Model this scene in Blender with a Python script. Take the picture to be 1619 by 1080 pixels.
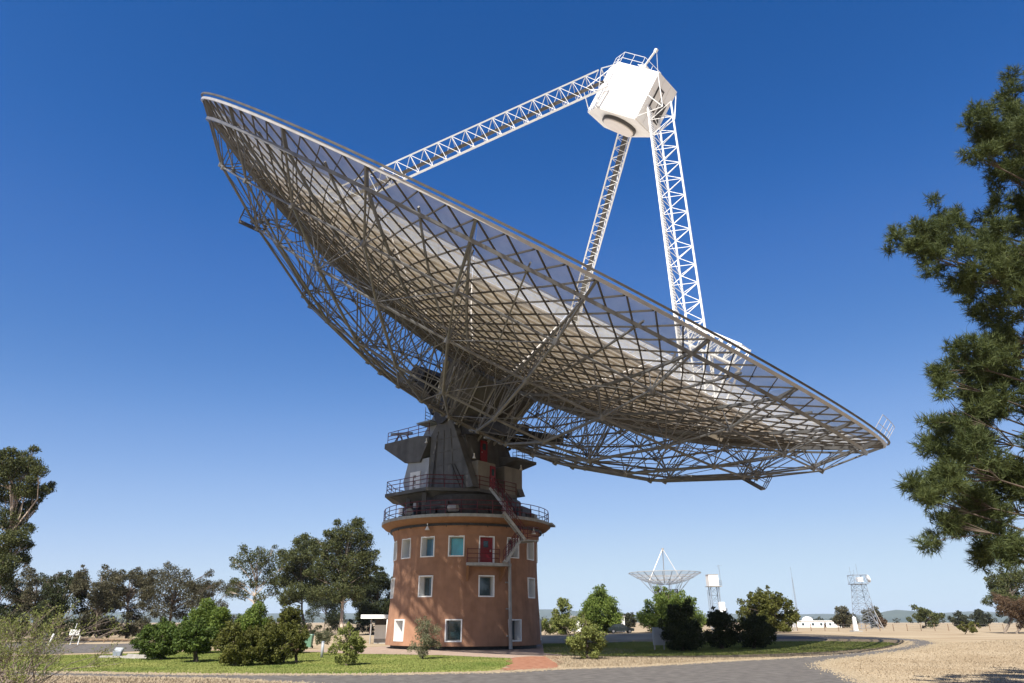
import bpy, math, random
import numpy as np
from mathutils import Vector, Matrix, noise as mnoise
PI = math.pi; R = math.radians
for o in list(bpy.data.objects): bpy.data.objects.remove(o)
S = bpy.context.scene
COL = S.collection
# ------------------------------------------------------------------ camera
F, PCX, PCY, HC, PITCH = 1079.0, 809.5, 540.0, 2.0, R(22.367)
cd = bpy.data.cameras.new('camera'); cam = bpy.data.objects.new('camera', cd); COL.objects.link(cam)
cd.sensor_width = 36.0; cd.lens = F/1619*36.0; cd.clip_start = .1; cd.clip_end = 40000
cam.location = (0, 0, HC); cam.rotation_euler = (PI/2+PITCH, 0, 0)
S.camera = cam
# ------------------------------------------------------------------ sky, sun, exposure
SUN_HEAD, SUN_EL = R(20), R(47)            # direction the light travels (from +Y towards +X), elevation
w = bpy.data.worlds.new('World'); S.world = w; w.use_nodes = True
nt = w.node_tree; bg = nt.nodes['Background']
sky = nt.nodes.new('ShaderNodeTexSky'); sky.sky_type = 'NISHITA'; sky.sun_disc = False
sky.sun_elevation = SUN_EL; sky.sun_rotation = SUN_HEAD+PI
sky.altitude = 400; sky.air_density = .6; sky.dust_density = .5; sky.ozone_density = 6.0
# one tone response for the whole sky (a deep polarised blue), then strength .1
v1 = nt.nodes.new('ShaderNodeVectorMath'); v1.operation = 'SCALE'; v1.inputs['Scale'].default_value = .1
v2 = nt.nodes.new('ShaderNodeVectorMath'); v2.operation = 'SCALE'; v2.inputs['Scale'].default_value = 10
cv = nt.nodes.new('ShaderNodeRGBCurve')
lin = lambda c: (c/255/12.92 if c < 10 else ((c/255+.055)/1.055)**2.4)
SRC = ((52, 65, 74, 92, 113, 148, 180), (73, 91, 103, 125, 151, 189, 208), (109, 133, 148, 173, 204, 224, 232))
DST = ((30, 64, 83, 127, 162, 196, 206), (88, 117, 134, 167, 195, 221, 227), (160, 192, 203, 224, 240, 243, 244))
for c in range(3):
    cu = cv.mapping.curves[c]; cu.points[0].location = (0, 0); cu.points[1].location = (1, lin(DST[c][-1])*1.08)
    for a, b in zip(SRC[c], DST[c]): cu.points.new(lin(a), lin(b))
cv.mapping.update()
nt.links.new(sky.outputs[0], v1.inputs[0]); nt.links.new(v1.outputs[0], cv.inputs['Color'])
nt.links.new(cv.outputs[0], v2.inputs[0]); nt.links.new(v2.outputs[0], bg.inputs[0])
bg.inputs[1].default_value = .054
sd = bpy.data.lights.new('sun', 'SUN'); sd.energy = 5.0; sd.angle = R(.53); sd.color = (1, .95, .87)
sun = bpy.data.objects.new('sun', sd); COL.objects.link(sun)
sdir = Vector((math.sin(SUN_HEAD)*math.cos(SUN_EL), math.cos(SUN_HEAD)*math.cos(SUN_EL), -math.sin(SUN_EL)))
sun.rotation_euler = sdir.to_track_quat('-Z', 'Y').to_euler(); sun.location = (-60, -60, 90)
S.view_settings.view_transform = 'Standard'; S.view_settings.look = 'None'
S.view_settings.exposure = .9; S.view_settings.gamma = 1
S.render.engine = 'CYCLES'
S.cycles.max_bounces = 8; S.cycles.transparent_max_bounces = 24; S.cycles.diffuse_bounces = 4

# ------------------------------------------------------------------ pixel helpers (photo pixels -> world)
CP, SP = math.cos(PITCH), math.sin(PITCH)
def ray(x, y):
    a = (x-PCX)/F; b = (PCY-y)/F
    return Vector((a, CP-b*SP, SP+b*CP))
def sst(t): t = min(1, max(0, t)); return t*t*(3-2*t)
def hgt(x, y): return .6*sst((x-6)/24)*sst((y-40)/22)      # the paddock right of the tower lies a little higher
def ground(x, y):
    d = ray(x, y); z = 0.0
    for _ in range(12):
        p = Vector((0, 0, HC))+d*((z-HC)/d.z); z = .5*z+.5*hgt(p.x, p.y)
    return Vector((p.x, p.y, hgt(p.x, p.y)))
def onground(x, Y):
    """point on the ground at depth Y under photo column x"""
    X = (x-PCX)/F*(Y*CP-HC*SP); return Vector((X, Y, hgt(X, Y)))
def atY(x, y, Y):
    d = ray(x, y); return Vector((0, 0, HC))+d*(Y/d.y)

# ------------------------------------------------------------------ materials
def _n(t, typ, **kw):
    n = t.nodes.new(typ)
    for k, v in kw.items(): setattr(n, k, v)
    return n
def mat(name, col, rough=.8, var=.12, scale=3.0, metal=0.0, bump=0.0, bscale=40.0, col2=None, spec=.4, detail=6, coord='Object', stretch=None, transp=0.0, translu=0.0, island=0.0, dirt=0.0):
    m = bpy.data.materials.new(name); m.use_nodes = True
    t = m.node_tree; L = t.links; p = t.nodes['Principled BSDF']; out = t.nodes['Material Output']
    p.inputs['Roughness'].default_value = rough; p.inputs['Metallic'].default_value = metal
    p.inputs['Specular IOR Level'].default_value = spec
    tc = _n(t, 'ShaderNodeTexCoord'); src = tc.outputs[coord]
    if stretch:
        mp = _n(t, 'ShaderNodeMapping'); mp.inputs['Scale'].default_value = stretch
        L.new(src, mp.inputs[0]); src = mp.outputs[0]
    nz = _n(t, 'ShaderNodeTexNoise'); nz.inputs['Scale'].default_value = scale; nz.inputs['Detail'].default_value = detail
    L.new(src, nz.inputs['Vector'])
    ramp = _n(t, 'ShaderNodeValToRGB'); e = ramp.color_ramp.elements
    c2 = col2 if col2 else tuple(min(1, c*(1+var)) for c in col)
    c1 = col if col2 else tuple(c*(1-var) for c in col)
    e[0].position = .3; e[1].position = .7; e[0].color = (*c1, 1); e[1].color = (*c2, 1)
    fac = nz.outputs['Fac']
    if island:
        g = _n(t, 'ShaderNodeNewGeometry'); mx = _n(t, 'ShaderNodeMix'); mx.data_type = 'FLOAT'
        mx.inputs['Factor'].default_value = island
        L.new(nz.outputs['Fac'], mx.inputs['A']); L.new(g.outputs['Random Per Island'], mx.inputs['B']); fac = mx.outputs['Result']
        e[0].position = .15; e[1].position = .85
    L.new(fac, ramp.inputs[0]); colout = ramp.outputs[0]
    if dirt:
        n2 = _n(t, 'ShaderNodeTexNoise'); n2.inputs['Scale'].default_value = .9; n2.inputs['Detail'].default_value = 8
        mp2 = _n(t, 'ShaderNodeMapping'); mp2.inputs['Scale'].default_value = (1.6, 1.6, .35)
        L.new(tc.outputs[coord], mp2.inputs[0]); L.new(mp2.outputs[0], n2.inputs['Vector'])
        r2 = _n(t, 'ShaderNodeValToRGB'); r2.color_ramp.elements[0].position = .45; r2.color_ramp.elements[1].position = .75
        r2.color_ramp.elements[0].color = (1, 1, 1, 1); r2.color_ramp.elements[1].color = (1-dirt, 1-dirt*1.05, 1-dirt*1.1, 1)
        L.new(n2.outputs['Fac'], r2.inputs[0])
        mm = _n(t, 'ShaderNodeMix'); mm.data_type = 'RGBA'; mm.blend_type = 'MULTIPLY'; mm.inputs['Factor'].default_value = 1
        L.new(colout, mm.inputs['A']); L.new(r2.outputs[0], mm.inputs['B']); colout = mm.outputs['Result']
    L.new(colout, p.inputs['Base Color'])
    if bump:
        b = _n(t, 'ShaderNodeBump'); b.inputs['Strength'].default_value = bump; b.inputs['Distance'].default_value = .05
        n3 = _n(t, 'ShaderNodeTexNoise'); n3.inputs['Scale'].default_value = bscale; n3.inputs['Detail'].default_value = 5
        L.new(src, n3.inputs['Vector']); L.new(n3.outputs['Fac'], b.inputs['Height']); L.new(b.outputs[0], p.inputs['Normal'])
    sh = p.outputs[0]
    if translu:
        tr = _n(t, 'ShaderNodeBsdfTranslucent'); L.new(colout, tr.inputs[0])
        mx = _n(t, 'ShaderNodeMixShader'); mx.inputs[0].default_value = translu
        L.new(sh, mx.inputs[1]); L.new(tr.outputs[0], mx.inputs[2]); sh = mx.outputs[0]
    if transp:
        tr = _n(t, 'ShaderNodeBsdfTransparent'); mx = _n(t, 'ShaderNodeMixShader'); mx.inputs[0].default_value = transp
        L.new(sh, mx.inputs[1]); L.new(tr.outputs[0], mx.inputs[2]); sh = mx.outputs[0]
    L.new(sh, out.inputs['Surface'])
    return m
def glass(name, col, rough=.06):
    m = mat(name, col, rough=rough, var=.15, scale=1.5, spec=.9); return m

M = {}
M['render'] = mat('ochre_render', (.325, .176, .108), rough=.9, var=.14, scale=1.3, bump=.25, bscale=30, dirt=.22, spec=.2)
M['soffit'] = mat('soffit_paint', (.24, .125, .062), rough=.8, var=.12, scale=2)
M['concrete'] = mat('concrete', (.33, .33, .32), rough=.9, var=.18, scale=4, bump=.2, dirt=.3)
M['white'] = mat('white_paint', (.8, .8, .78), rough=.5, var=.03, scale=3, dirt=.08)
M['cabinwhite'] = mat('cabin_white_paint', (.84, .83, .81), rough=.55, var=.03, scale=1.2, dirt=.06)
M['cabinbase'] = mat('cabin_base_cream', (.74, .71, .66), rough=.6, var=.04, scale=1.2, dirt=.08)
M['aperture'] = mat('aperture_cover', (.66, .6, .54), rough=.6, var=.05, scale=1.2)
M['greysteel'] = mat('grey_steel', (.34, .33, .31), rough=.55, var=.2, scale=1.0, dirt=.3)
M['galv'] = mat('galvanised_tube', (.15, .15, .15), rough=.42, var=.25, scale=1.5, metal=.15, dirt=.25)
M['galvdark'] = mat('weathered_tube', (.085, .076, .066), rough=.6, var=.3, scale=1.2, dirt=.3)
M['rim'] = mat('rim_aluminium', (.42, .4, .38), rough=.4, var=.15, scale=1.5, metal=.2)
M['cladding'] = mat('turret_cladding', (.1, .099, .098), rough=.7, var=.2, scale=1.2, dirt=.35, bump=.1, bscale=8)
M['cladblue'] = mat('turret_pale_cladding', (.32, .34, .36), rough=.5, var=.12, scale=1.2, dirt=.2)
M['beigeclad'] = mat('turret_beige_box', (.19, .175, .15), rough=.7, var=.12, scale=1.5, dirt=.25)
M['dark'] = mat('dark_machinery_and_shade', (.035, .033, .032), rough=.6, var=.4, scale=4)  # machinery colour, also used as painted shade in gaps and the turret void
M['hubgrey'] = mat('hub_steel', (.07, .066, .062), rough=.6, var=.18, scale=1, dirt=.3)
M['red'] = mat('red_door_paint', (.19, .008, .014), rough=.4, var=.12, scale=4)
M['maroon'] = mat('maroon_rail_paint', (.1, .014, .02), rough=.45, var=.2, scale=5)
M['teal'] = glass('teal_blind_glass', (.03, .34, .4))
M['glass'] = glass('dark_window_glass', (.025, .05, .06))
M['glassblue'] = glass('blue_window_glass', (.06, .16, .24))
M['asphalt'] = mat('asphalt', (.095, .085, .077), rough=.95, scale=2.2, col2=(.17, .155, .138), bump=.8, bscale=40, detail=12, spec=.2)
M['gravel'] = mat('red_gravel', (.24, .1, .06), rough=.95, scale=3, col2=(.36, .19, .12), bump=.6, bscale=30, detail=10, spec=.1)
M['paving'] = mat('pink_paving', (.28, .2, .155), rough=.95, scale=1.5, col2=(.37, .29, .23), bump=.3, bscale=25, detail=9, spec=.1)
M['dry'] = mat('dry_grass_ground', (.27, .2, .125), rough=1, scale=.16, col2=(.4, .325, .225), bump=.25, bscale=12, detail=14, spec=0)
M['lawn'] = mat('lawn_ground', (.1, .145, .03), rough=1, scale=.22, col2=(.3, .29, .1), bump=.4, bscale=14, detail=14, spec=0)
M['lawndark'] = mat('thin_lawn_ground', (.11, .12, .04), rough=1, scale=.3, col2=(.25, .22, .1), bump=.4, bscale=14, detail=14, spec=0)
M['blade'] = mat('green_grass_blade', (.1, .155, .03), rough=.9, scale=.22, col2=(.3, .3, .1), translu=.25, island=.35, spec=.1)
M['bladedry'] = mat('dry_grass_blade', (.3, .235, .155), rough=.95, scale=.16, col2=(.43, .355, .25), translu=.2, island=.6, spec=.1)
M['wood'] = mat('timber', (.2, .14, .09), rough=.9, var=.3, scale=6)
M['bark'] = mat('brown_bark', (.1, .075, .055), rough=.95, var=.4, scale=4, bump=.6)
M['barkpale'] = mat('pale_gum_bark', (.42, .31, .23), rough=.8, scale=1.2, col2=(.55, .46, .38), bump=.3)
M['twig'] = mat('grey_twig', (.2, .16, .125), rough=.9, var=.3, scale=5)
M['stone'] = mat('pale_stone', (.26, .245, .22), rough=.9, var=.2, scale=3, bump=.3)
M['bluegrey'] = mat('blue_grey_steel', (.2, .23, .27), rough=.5, var=.2, scale=2)
M['green'] = mat('green_bin_plastic', (.1, .2, .13), rough=.5, var=.1)
M['carpaint'] = mat('dark_green_car_paint', (.03, .04, .035), rough=.25, var=.1, spec=.7)
M['tyre'] = mat('tyre_rubber', (.02, .02, .02), rough=.9)
M['hill'] = mat('forested_hill', (.035, .05, .028), rough=1, scale=.004, col2=(.07, .085, .045), detail=14, spec=0)
def leafmat(name, a, b, tl=.3): M[name] = mat(name, a, rough=.65, scale=.45, col2=b, translu=tl, island=.55, spec=.25)
leafmat('leaf_gum', (0.035, 0.05, 0.016), (0.115, 0.12, 0.038))
leafmat('leaf_gumgrey', (0.045, 0.048, 0.024), (0.125, 0.11, 0.062))
leafmat('leaf_bright', (0.06, 0.105, 0.015), (0.18, 0.225, 0.045))
leafmat('leaf_mid', (0.035, 0.07, 0.012), (0.115, 0.155, 0.028))
leafmat('leaf_olive', (0.045, 0.055, 0.01), (0.145, 0.145, 0.03))
leafmat('leaf_yellow', (0.085, 0.115, 0.022), (0.25, 0.26, 0.075))
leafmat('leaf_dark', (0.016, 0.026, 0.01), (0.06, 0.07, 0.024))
leafmat('leaf_brown', (0.075, 0.045, 0.028), (0.15, 0.1, 0.055))
leafmat('leaf_silver', (0.09, 0.1, 0.055), (0.2, 0.195, 0.11))
leafmat('leaf_pine', (.026, .044, .014), (.12, .14, .042))
leafmat('leaf_far', (0.026, 0.032, 0.018), (0.065, 0.068, 0.034))
hm = bpy.data.materials.new('haze_air'); hm.use_nodes = True; ht = hm.node_tree; ht.nodes.clear(); M['haze'] = hm
hv = ht.nodes.new('ShaderNodeVolumePrincipled'); hv.inputs['Color'].default_value = (.72, .84, 1, 1); hv.inputs['Density'].default_value = 6e-5; hv.inputs['Anisotropy'].default_value = 0
ht.links.new(hv.outputs[0], ht.nodes.new('ShaderNodeOutputMaterial').inputs['Volume'])
def dishmat(name, col, transp, tl=0.0):
    m = mat(name, col, rough=.6, var=.1, scale=.5, transp=transp, translu=tl, dirt=.18); return m
M['panel'] = dishmat('perforated_panel', (.8, .74, .655), .02, .14)
M['solidpanel'] = dishmat('solid_panel', (.72, .68, .62), 0)
M['meshfine'] = dishmat('small_dish_mesh', (.4, .4, .4), .72)
M['mesh'] = dishmat('open_wire_mesh', (.6, .6, .59), .46)

# ------------------------------------------------------------------ mesh helpers
class MB:
    def __init__(s): s.v = []; s.f = []
    def add(s, vs, fs):
        b = len(s.v); s.v += [tuple(v) for v in vs]; s.f += [tuple(i+b for i in f) for f in fs]; return s
    def tube(s, a, b, r, r2=None, n=6, caps=True):
        a = Vector(a); b = Vector(b); d = b-a
        if d.length < 1e-6: return s
        d.normalize(); x = d.orthogonal().normalized(); y = d.cross(x); r2 = r if r2 is None else r2
        vs = []
        for p, rr in ((a, r), (b, r2)):
            for k in range(n):
                t = 2*PI*k/n; vs.append(p+(x*math.cos(t)+y*math.sin(t))*rr)
        fs = [(k, (k+1) % n, n+(k+1) % n, n+k) for k in range(n)]
        if caps: fs += [tuple(range(n-1, -1, -1)), tuple(range(n, 2*n))]
        return s.add(vs, fs)
    def path(s, pts, r, n=6):
        for a, b in zip(pts[:-1], pts[1:]): s.tube(a, b, r, n=n)
        return s
    def limb(s, pts, rs, n=6):
        rings = []; vs = []
        for i, p in enumerate(pts):
            p = Vector(p); d = (Vector(pts[min(i+1, len(pts)-1)])-Vector(pts[max(i-1, 0)])).normalized()
            x = d.cross(Vector((.3, 1, .1))).normalized(); y = d.cross(x)
            for k in range(n):
                t = 2*PI*k/n; vs.append(p+(x*math.cos(t)+y*math.sin(t))*rs[i])
        fs = [(i*n+k, i*n+(k+1) % n, (i+1)*n+(k+1) % n, (i+1)*n+k) for i in range(len(pts)-1) for k in range(n)]
        fs.append(tuple(range((len(pts)-1)*n, len(pts)*n)))
        return s.add(vs, fs)
    def bar(s, a, b, w, h, up=(0, 0, 1)):
        a = Vector(a); b = Vector(b); d = (b-a).normalized(); x = d.cross(Vector(up))
        if x.length < 1e-4: x = d.orthogonal()
        x.normalize(); y = x.cross(d)
        vs = [p+x*(sx*w/2)+y*(sy*h/2) for p in (a, b) for sx, sy in ((-1, -1), (1, -1), (1, 1), (-1, 1))]
        return s.add(vs, [(3, 2, 1, 0), (4, 5, 6, 7), (0, 1, 5, 4), (1, 2, 6, 5), (2, 3, 7, 6), (3, 0, 4, 7)])
    def box(s, lo, hi, fr=None):
        vs = [Vector((x, y, z)) for x in (lo[0], hi[0]) for y in (lo[1], hi[1]) for z in (lo[2], hi[2])]
        if fr: vs = [fr(v) for v in vs]
        return s.add(vs, [(0, 1, 3, 2), (4, 6, 7, 5), (0, 4, 5, 1), (2, 3, 7, 6), (0, 2, 6, 4), (1, 5, 7, 3)])
    def prism(s, A, B):
        n = len(A); return s.add(list(A)+list(B), [tuple(range(n-1, -1, -1)), tuple(range(n, 2*n))]+[(k, (k+1) % n, n+(k+1) % n, n+k) for k in range(n)])
    def lathe(s, prof, n=48, fr=None, caps=False):
        vs = []
        for r, z in prof:
            for k in range(n):
                t = 2*PI*k/n; v = Vector((r*math.cos(t), r*math.sin(t), z)); vs.append(fr(v) if fr else v)
        m = len(prof); fs = [(i*n+k, i*n+(k+1) % n, (i+1)*n+(k+1) % n, (i+1)*n+k) for i in range(m-1) for k in range(n)]
        if caps: fs += [tuple(range(n-1, -1, -1)), tuple(range((m-1)*n, m*n))]
        return s.add(vs, fs)
    def build(s, name, m, parent=None, smooth=False, local=False):
        me = bpy.data.meshes.new(name)
        off = Vector((0, 0, 0))
        if parent is not None and not local: off = worldloc(parent)
        me.from_pydata([(v[0]-off.x, v[1]-off.y, v[2]-off.z) for v in s.v], [], s.f); me.update()
        me.materials.append(M[m] if isinstance(m, str) else m)
        if smooth: me.polygons.foreach_set('use_smooth', [True]*len(me.polygons))
        o = bpy.data.objects.new(name, me); COL.objects.link(o)
        if parent is not None: o.parent = parent
        return o
WL = {}
def worldloc(o):
    v = Vector((0, 0, 0))
    while o is not None: v = v+o.location; o = o.parent
    return v
def tag(o, label=None, cat=None, group=None, kind=None):
    if label: o['label'] = label
    if cat: o['category'] = cat
    if group: o['group'] = group
    if kind: o['kind'] = kind
    return o
def thing(name, label, cat, loc, group=None):
    o = bpy.data.objects.new(name, None); COL.objects.link(o); o.location = loc; o.empty_display_size = .5
    return tag(o, label, cat, group)
def np_mesh(name, V, Fq, m, parent=None):
    """V (n,3), Fq (k,3|4) arrays"""
    V = np.asarray(V, np.float32)
    if parent is not None: V = V-np.array(worldloc(parent), np.float32)
    k, c = Fq.shape; me = bpy.data.meshes.new(name)
    me.vertices.add(len(V)); me.vertices.foreach_set('co', V.ravel())
    me.loops.add(k*c); me.loops.foreach_set('vertex_index', Fq.astype(np.int32).ravel())
    me.polygons.add(k); me.polygons.foreach_set('loop_start', np.arange(0, k*c, c, dtype=np.int32))
    me.update(calc_edges=True); me.materials.append(M[m] if isinstance(m, str) else m)
    o = bpy.data.objects.new(name, me); COL.objects.link(o)
    if parent is not None: o.parent = parent
    return o
def railing(mb, pts, h=1.05, r=.03, mids=2, step=1.3):
    pts = [Vector(p) for p in pts]; up = Vector((0, 0, 1))
    for a, b in zip(pts[:-1], pts[1:]):
        for k in range(mids+1): mb.tube(a+up*h*(k+1)/(mids+1), b+up*h*(k+1)/(mids+1), r, n=5)
        n = max(1, round((b-a).length/step))
        for i in range(n): q = a.lerp(b, i/n); mb.tube(q, q+up*h, r, n=5)
    mb.tube(pts[-1], pts[-1]+up*h, r, n=5); return mb

# ================================================================== GROUND
def in_poly(P, poly):
    x, y = P[:, 0], P[:, 1]; inside = np.zeros(len(P), bool); n = len(poly)
    for i in range(n):
        x1, y1 = poly[i]; x2, y2 = poly[(i+1) % n]
        c = ((y1 > y) != (y2 > y)) & (x < (x2-x1)*(y-y1)/(y2-y1+1e-12)+x1); inside ^= c
    return inside
def sheet(name, pts, z, m, jitter=.25, sub=1.2, seed=1):
    """pixel polygon (photo) laid on the ground, ragged edge"""
    rng = random.Random(seed); P = [ground(*p) for p in pts]; out = []
    for a, b in zip(P, P[1:]+P[:1]):
        n = max(1, min(60, int((b-a).length/sub)))
        for i in range(n):
            q = a.lerp(b, i/n)
            if i: q = q+Vector((rng.uniform(-1, 1), rng.uniform(-1, 1), 0))*jitter
            out.append(Vector((q.x, q.y, z)))
    from mathutils.geometry import delaunay_2d_cdt
    co = [v.xy for v in out]; nb = len(co); A2 = np.array([tuple(c) for c in co]); lo, hi = A2.min(0), A2.max(0)
    gx, gy = np.meshgrid(np.arange(max(lo[0], -5), min(hi[0], 60), 1.1), np.arange(max(lo[1], 38), min(hi[1], 110), 1.1))
    G = np.stack([gx.ravel(), gy.ravel()], 1); G = G[in_poly(G, [tuple(c) for c in co])] if len(G) else G
    co = co+[Vector(g) for g in G]
    vo, _, fo = delaunay_2d_cdt(co, [], [list(range(nb))], 1, 1e-5)[:3]
    mb = MB(); mb.v = [(v.x, v.y, hgt(v.x, v.y)+z) for v in vo]; mb.f = [tuple(f) for f in fo]
    for i, f in enumerate(mb.f):
        a, b, c = (Vector(mb.v[k]) for k in f[:3])
        if (b-a).cross(c-a).z < 0: mb.f[i] = f[::-1]
    o = mb.build(name, m); return tag(o, kind='structure')
mb = MB()
xs = [-16000, -4000, -1000, -300, -100, -30]+[i*1.0 for i in range(0, 36)]+[60, 100, 300, 1000, 4000, 16000]; ys = [-3000, -500, -60, 0, 20]+[34+i for i in range(0, 34)]+[90, 120, 300, 1000, 4000, 16000]
mb.v = [(x, y, hgt(x, y)) for y in ys for x in xs]; nx = len(xs)
mb.f = [(j*nx+i, j*nx+i+1, (j+1)*nx+i+1, (j+1)*nx+i) for j in range(len(ys)-1) for i in range(nx-1)]
tag(mb.build('ground', 'dry'), kind='structure')
LAWN_L = [(-300, 1055), (-300, 1041), (60, 1037), (215, 1033), (330, 1029), (480, 1031), (560, 1034), (700, 1036.5), (806, 1041), (812, 1048), (795, 1056), (770, 1061), (600, 1065), (300, 1066), (90, 1063), (-100, 1060)]
LAWN_R = [(858, 1018), (1000, 1015), (1230, 1014.5), (1330, 1014.5), (1405, 1016), (1425, 1019), (1390, 1025), (1300, 1031), (1150, 1036.5), (980, 1038), (900, 1037), (860, 1033)]
sheet('lawn', LAWN_L, .004, 'lawn', .35, 1.0, 3)
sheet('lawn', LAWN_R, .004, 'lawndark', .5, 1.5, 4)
ROAD = [(-900, 1058), (-300, 1060), (60, 1062.5), (250, 1066), (420, 1067), (620, 1066.5), (790, 1063), (880, 1058), (1000, 1054), (1150, 1045), (1260, 1039), (1340, 1032), (1400, 1026), (1432, 1019), (1432, 1014.5), (1405, 1012), (1330, 1011.2), (1230, 1011.5), (1120, 1012), (1120, 1007.5), (1240, 1006.6), (1330, 1006.6), (1420, 1008.5), (1470, 1012), (1492, 1018), (1455, 1027), (1395, 1035), (1330, 1043), (1306, 1049), (1312, 1056), (1345, 1066), (1385, 1085), (1480, 1140), (700, 1140), (480, 1082), (330, 1074), (60, 1070), (-300, 1066), (-900, 1064)]
sheet('road', ROAD, .008, 'asphalt', .2, .6, 5)
sheet('car_park', [(-400, 1042), (-400, 1017), (60, 1018), (150, 1018.5), (225, 1017), (300, 1018), (330, 1024), (215, 1030), (60, 1035)], .008, 'asphalt', .4, 1.5, 6)
sheet('path', [(470, 1029.5), (560, 1025), (610, 1022), (640, 1016), (830, 1016), (870, 1022), (1000, 1026), (1010, 1031), (900, 1036), (810, 1041), (700, 1036), (560, 1033.5)], .012, 'paving', .25, 1, 7)
sheet('gravel_path', [(806, 1041.5), (840, 1038), (885, 1038), (893, 1047), (882, 1056.5), (850, 1059), (790, 1061), (806, 1052)], .016, 'gravel', .3, .8, 8)

def grass(name, pts, n, m, h, seed, label, excl=()):
    rng = np.random.default_rng(seed); poly = [tuple(ground(*p).xy) for p in pts]
    A = np.array(poly); lo, hi = A.min(0), A.max(0); P = rng.uniform(lo, hi, (n*3, 2))
    ok = in_poly(P, poly)
    for ex in excl: ok &= ~in_poly(P, [tuple(ground(*p).xy) for p in ex])
    P = P[ok][:n]
    k = len(P); a = rng.uniform(0, 2*PI, k); hh = h*rng.uniform(.3, 1.1, k); wd = .015+.025*rng.random(k)
    lean = rng.normal(0, .45, (k, 2))*hh[:, None]
    V = np.zeros((k, 3, 3)); V[:, 0, :2] = P+np.stack([np.cos(a), np.sin(a)], 1)*wd[:, None]; V[:, 1, :2] = P-np.stack([np.cos(a), np.sin(a)], 1)*wd[:, None]
    V[:, 2, :2] = P+lean; V[:, 2, 2] = hh
    sm = lambda t: np.clip(t, 0, 1)**2*(3-2*np.clip(t, 0, 1))
    V[:, :, 2] += (.6*sm((P[:, 0]-6)/24)*sm((P[:, 1]-40)/22))[:, None]
    return tag(np_mesh(name, V.reshape(-1, 3), np.arange(3*k).reshape(-1, 3), m), label, 'grass', kind='stuff')
grass('lawn_grass', LAWN_L, 120000, 'blade', .05, 1, 'short green lawn grass beside the road')
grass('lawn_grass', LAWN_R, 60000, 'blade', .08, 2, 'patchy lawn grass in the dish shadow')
ROADR = [(1306, 1049), (1312, 1056), (1345, 1066), (1385, 1085), (1700, 1120), (1900, 1030), (1600, 1012), (1492, 1018), (1455, 1027), (1395, 1035), (1330, 1043)]
grass('dry_grass', ROADR, 26000, 'bladedry', .06, 3, 'dry straw coloured grass right of the road bend')
grass('dry_grass', [(-300, 1068), (60, 1071), (330, 1075), (480, 1083), (500, 1110), (-300, 1110)], 40000, 'bladedry', .1, 4, 'dry straw coloured verge in the near left corner')
grass('dry_grass', [(860, 1037), (980, 1039), (1150, 1037.5), (1300, 1032), (1390, 1026), (1330, 1031), (1250, 1038), (1150, 1044), (1000, 1053), (890, 1056)], 30000, 'bladedry', .09, 5, 'pale dry verge between road and shaded lawn')

# loose stones and straw along the ragged road edge
rng = np.random.default_rng(31); E_ = [ground(*p) for p in ROAD]; PT = []
for a, b in zip(E_, E_[1:]+E_[:1]):
    L_ = (b-a).length; mid = (a+b)/2
    if mid.y < 20 or mid.x < -60: continue
    k = int(L_*170); t_ = rng.random(k); nrm = np.array([-(b-a).y, (b-a).x])/max(L_, 1e-6)
    PT.append(np.stack([a.x+(b.x-a.x)*t_, a.y+(b.y-a.y)*t_], 1)+nrm*rng.normal(0, .32, k)[:, None])
PT = np.concatenate(PT); k = len(PT); sz = rng.uniform(.012, .05, k); an = rng.uniform(0, 2*PI, k)
hz = np.array([hgt(x, y) for x, y in PT])+.009; Vs = np.zeros((k, 4, 3))
for j in range(3):
    Vs[:, j, 0] = PT[:, 0]+np.cos(an+2.1*j)*sz; Vs[:, j, 1] = PT[:, 1]+np.sin(an+2.1*j)*sz; Vs[:, j, 2] = hz
Vs[:, 3, :2] = PT; Vs[:, 3, 2] = hz+sz*.9
Fs = (np.arange(k)[:, None, None]*4+np.array([[0, 1, 3], [1, 2, 3], [2, 0, 3]])[None]).reshape(-1, 3)
tag(np_mesh('edge_gravel', Vs.reshape(-1, 3), Fs, 'bladedry'), 'loose pale stones and straw along the road edge', 'gravel', kind='stuff')
# ================================================================== HILLS
def hills(name, Y, depth, prof, seed, amp):
    rng = random.Random(seed); mb = MB(); X = [-1.6+3.2*i/220 for i in range(221)]; nv = 7
    for i, u in enumerate(X):
        px = PCX+F*u/CP*1.0
        hgt = np.interp(px, [p[0] for p in prof], [p[1] for p in prof])
        hgt = (hgt/1079*CP*CP)*Y*1.0
        for j in range(nv):
            v = j/(nv-1); env = math.sin(v*PI/2) if v < 1 else 1
            nzv = mnoise.noise(Vector((u*30+seed, v*3, seed)))*amp*hgt*env
            mb.v.append((u*Y*(1+.0*v), Y-depth*(1-v), max(-2, hgt*env**1.3+nzv-2*(v == 0))))
    n = len(X); mb.f = [(i*nv+j, (i+1)*nv+j, (i+1)*nv+j+1, i*nv+j+1) for i in range(n-1) for j in range(nv-1)]
    b = len(mb.v)
    for i in range(n): v = mb.v[i*nv+nv-1]; mb.v.append((v[0], v[1]+depth, -2))
    mb.f += [(i*nv+nv-1, (i+1)*nv+nv-1, b+i+1, b+i) for i in range(n-1)]
    return tag(mb.build(name, 'hill', smooth=True), kind='structure')
hills('hills', 9000, 1500, [(-2000, 18), (0, 16), (180, 17), (400, 14), (700, 16), (850, 21), (880, 21), (930, 16), (1010, 12), (1150, 14), (1260, 13), (1310, 14), (1360, 12), (1450, 13), (1540, 18), (1600, 15), (1900, 12), (4000, 16)], 3, .06)
hills('hills', 6500, 900, [(-2000, 6), (700, 6), (1300, 6), (1370, 10), (1410, 19), (1432, 21), (1450, 16), (1480, 12), (1560, 15), (1600, 13), (1700, 8), (4000, 8)], 7, .07)

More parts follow.
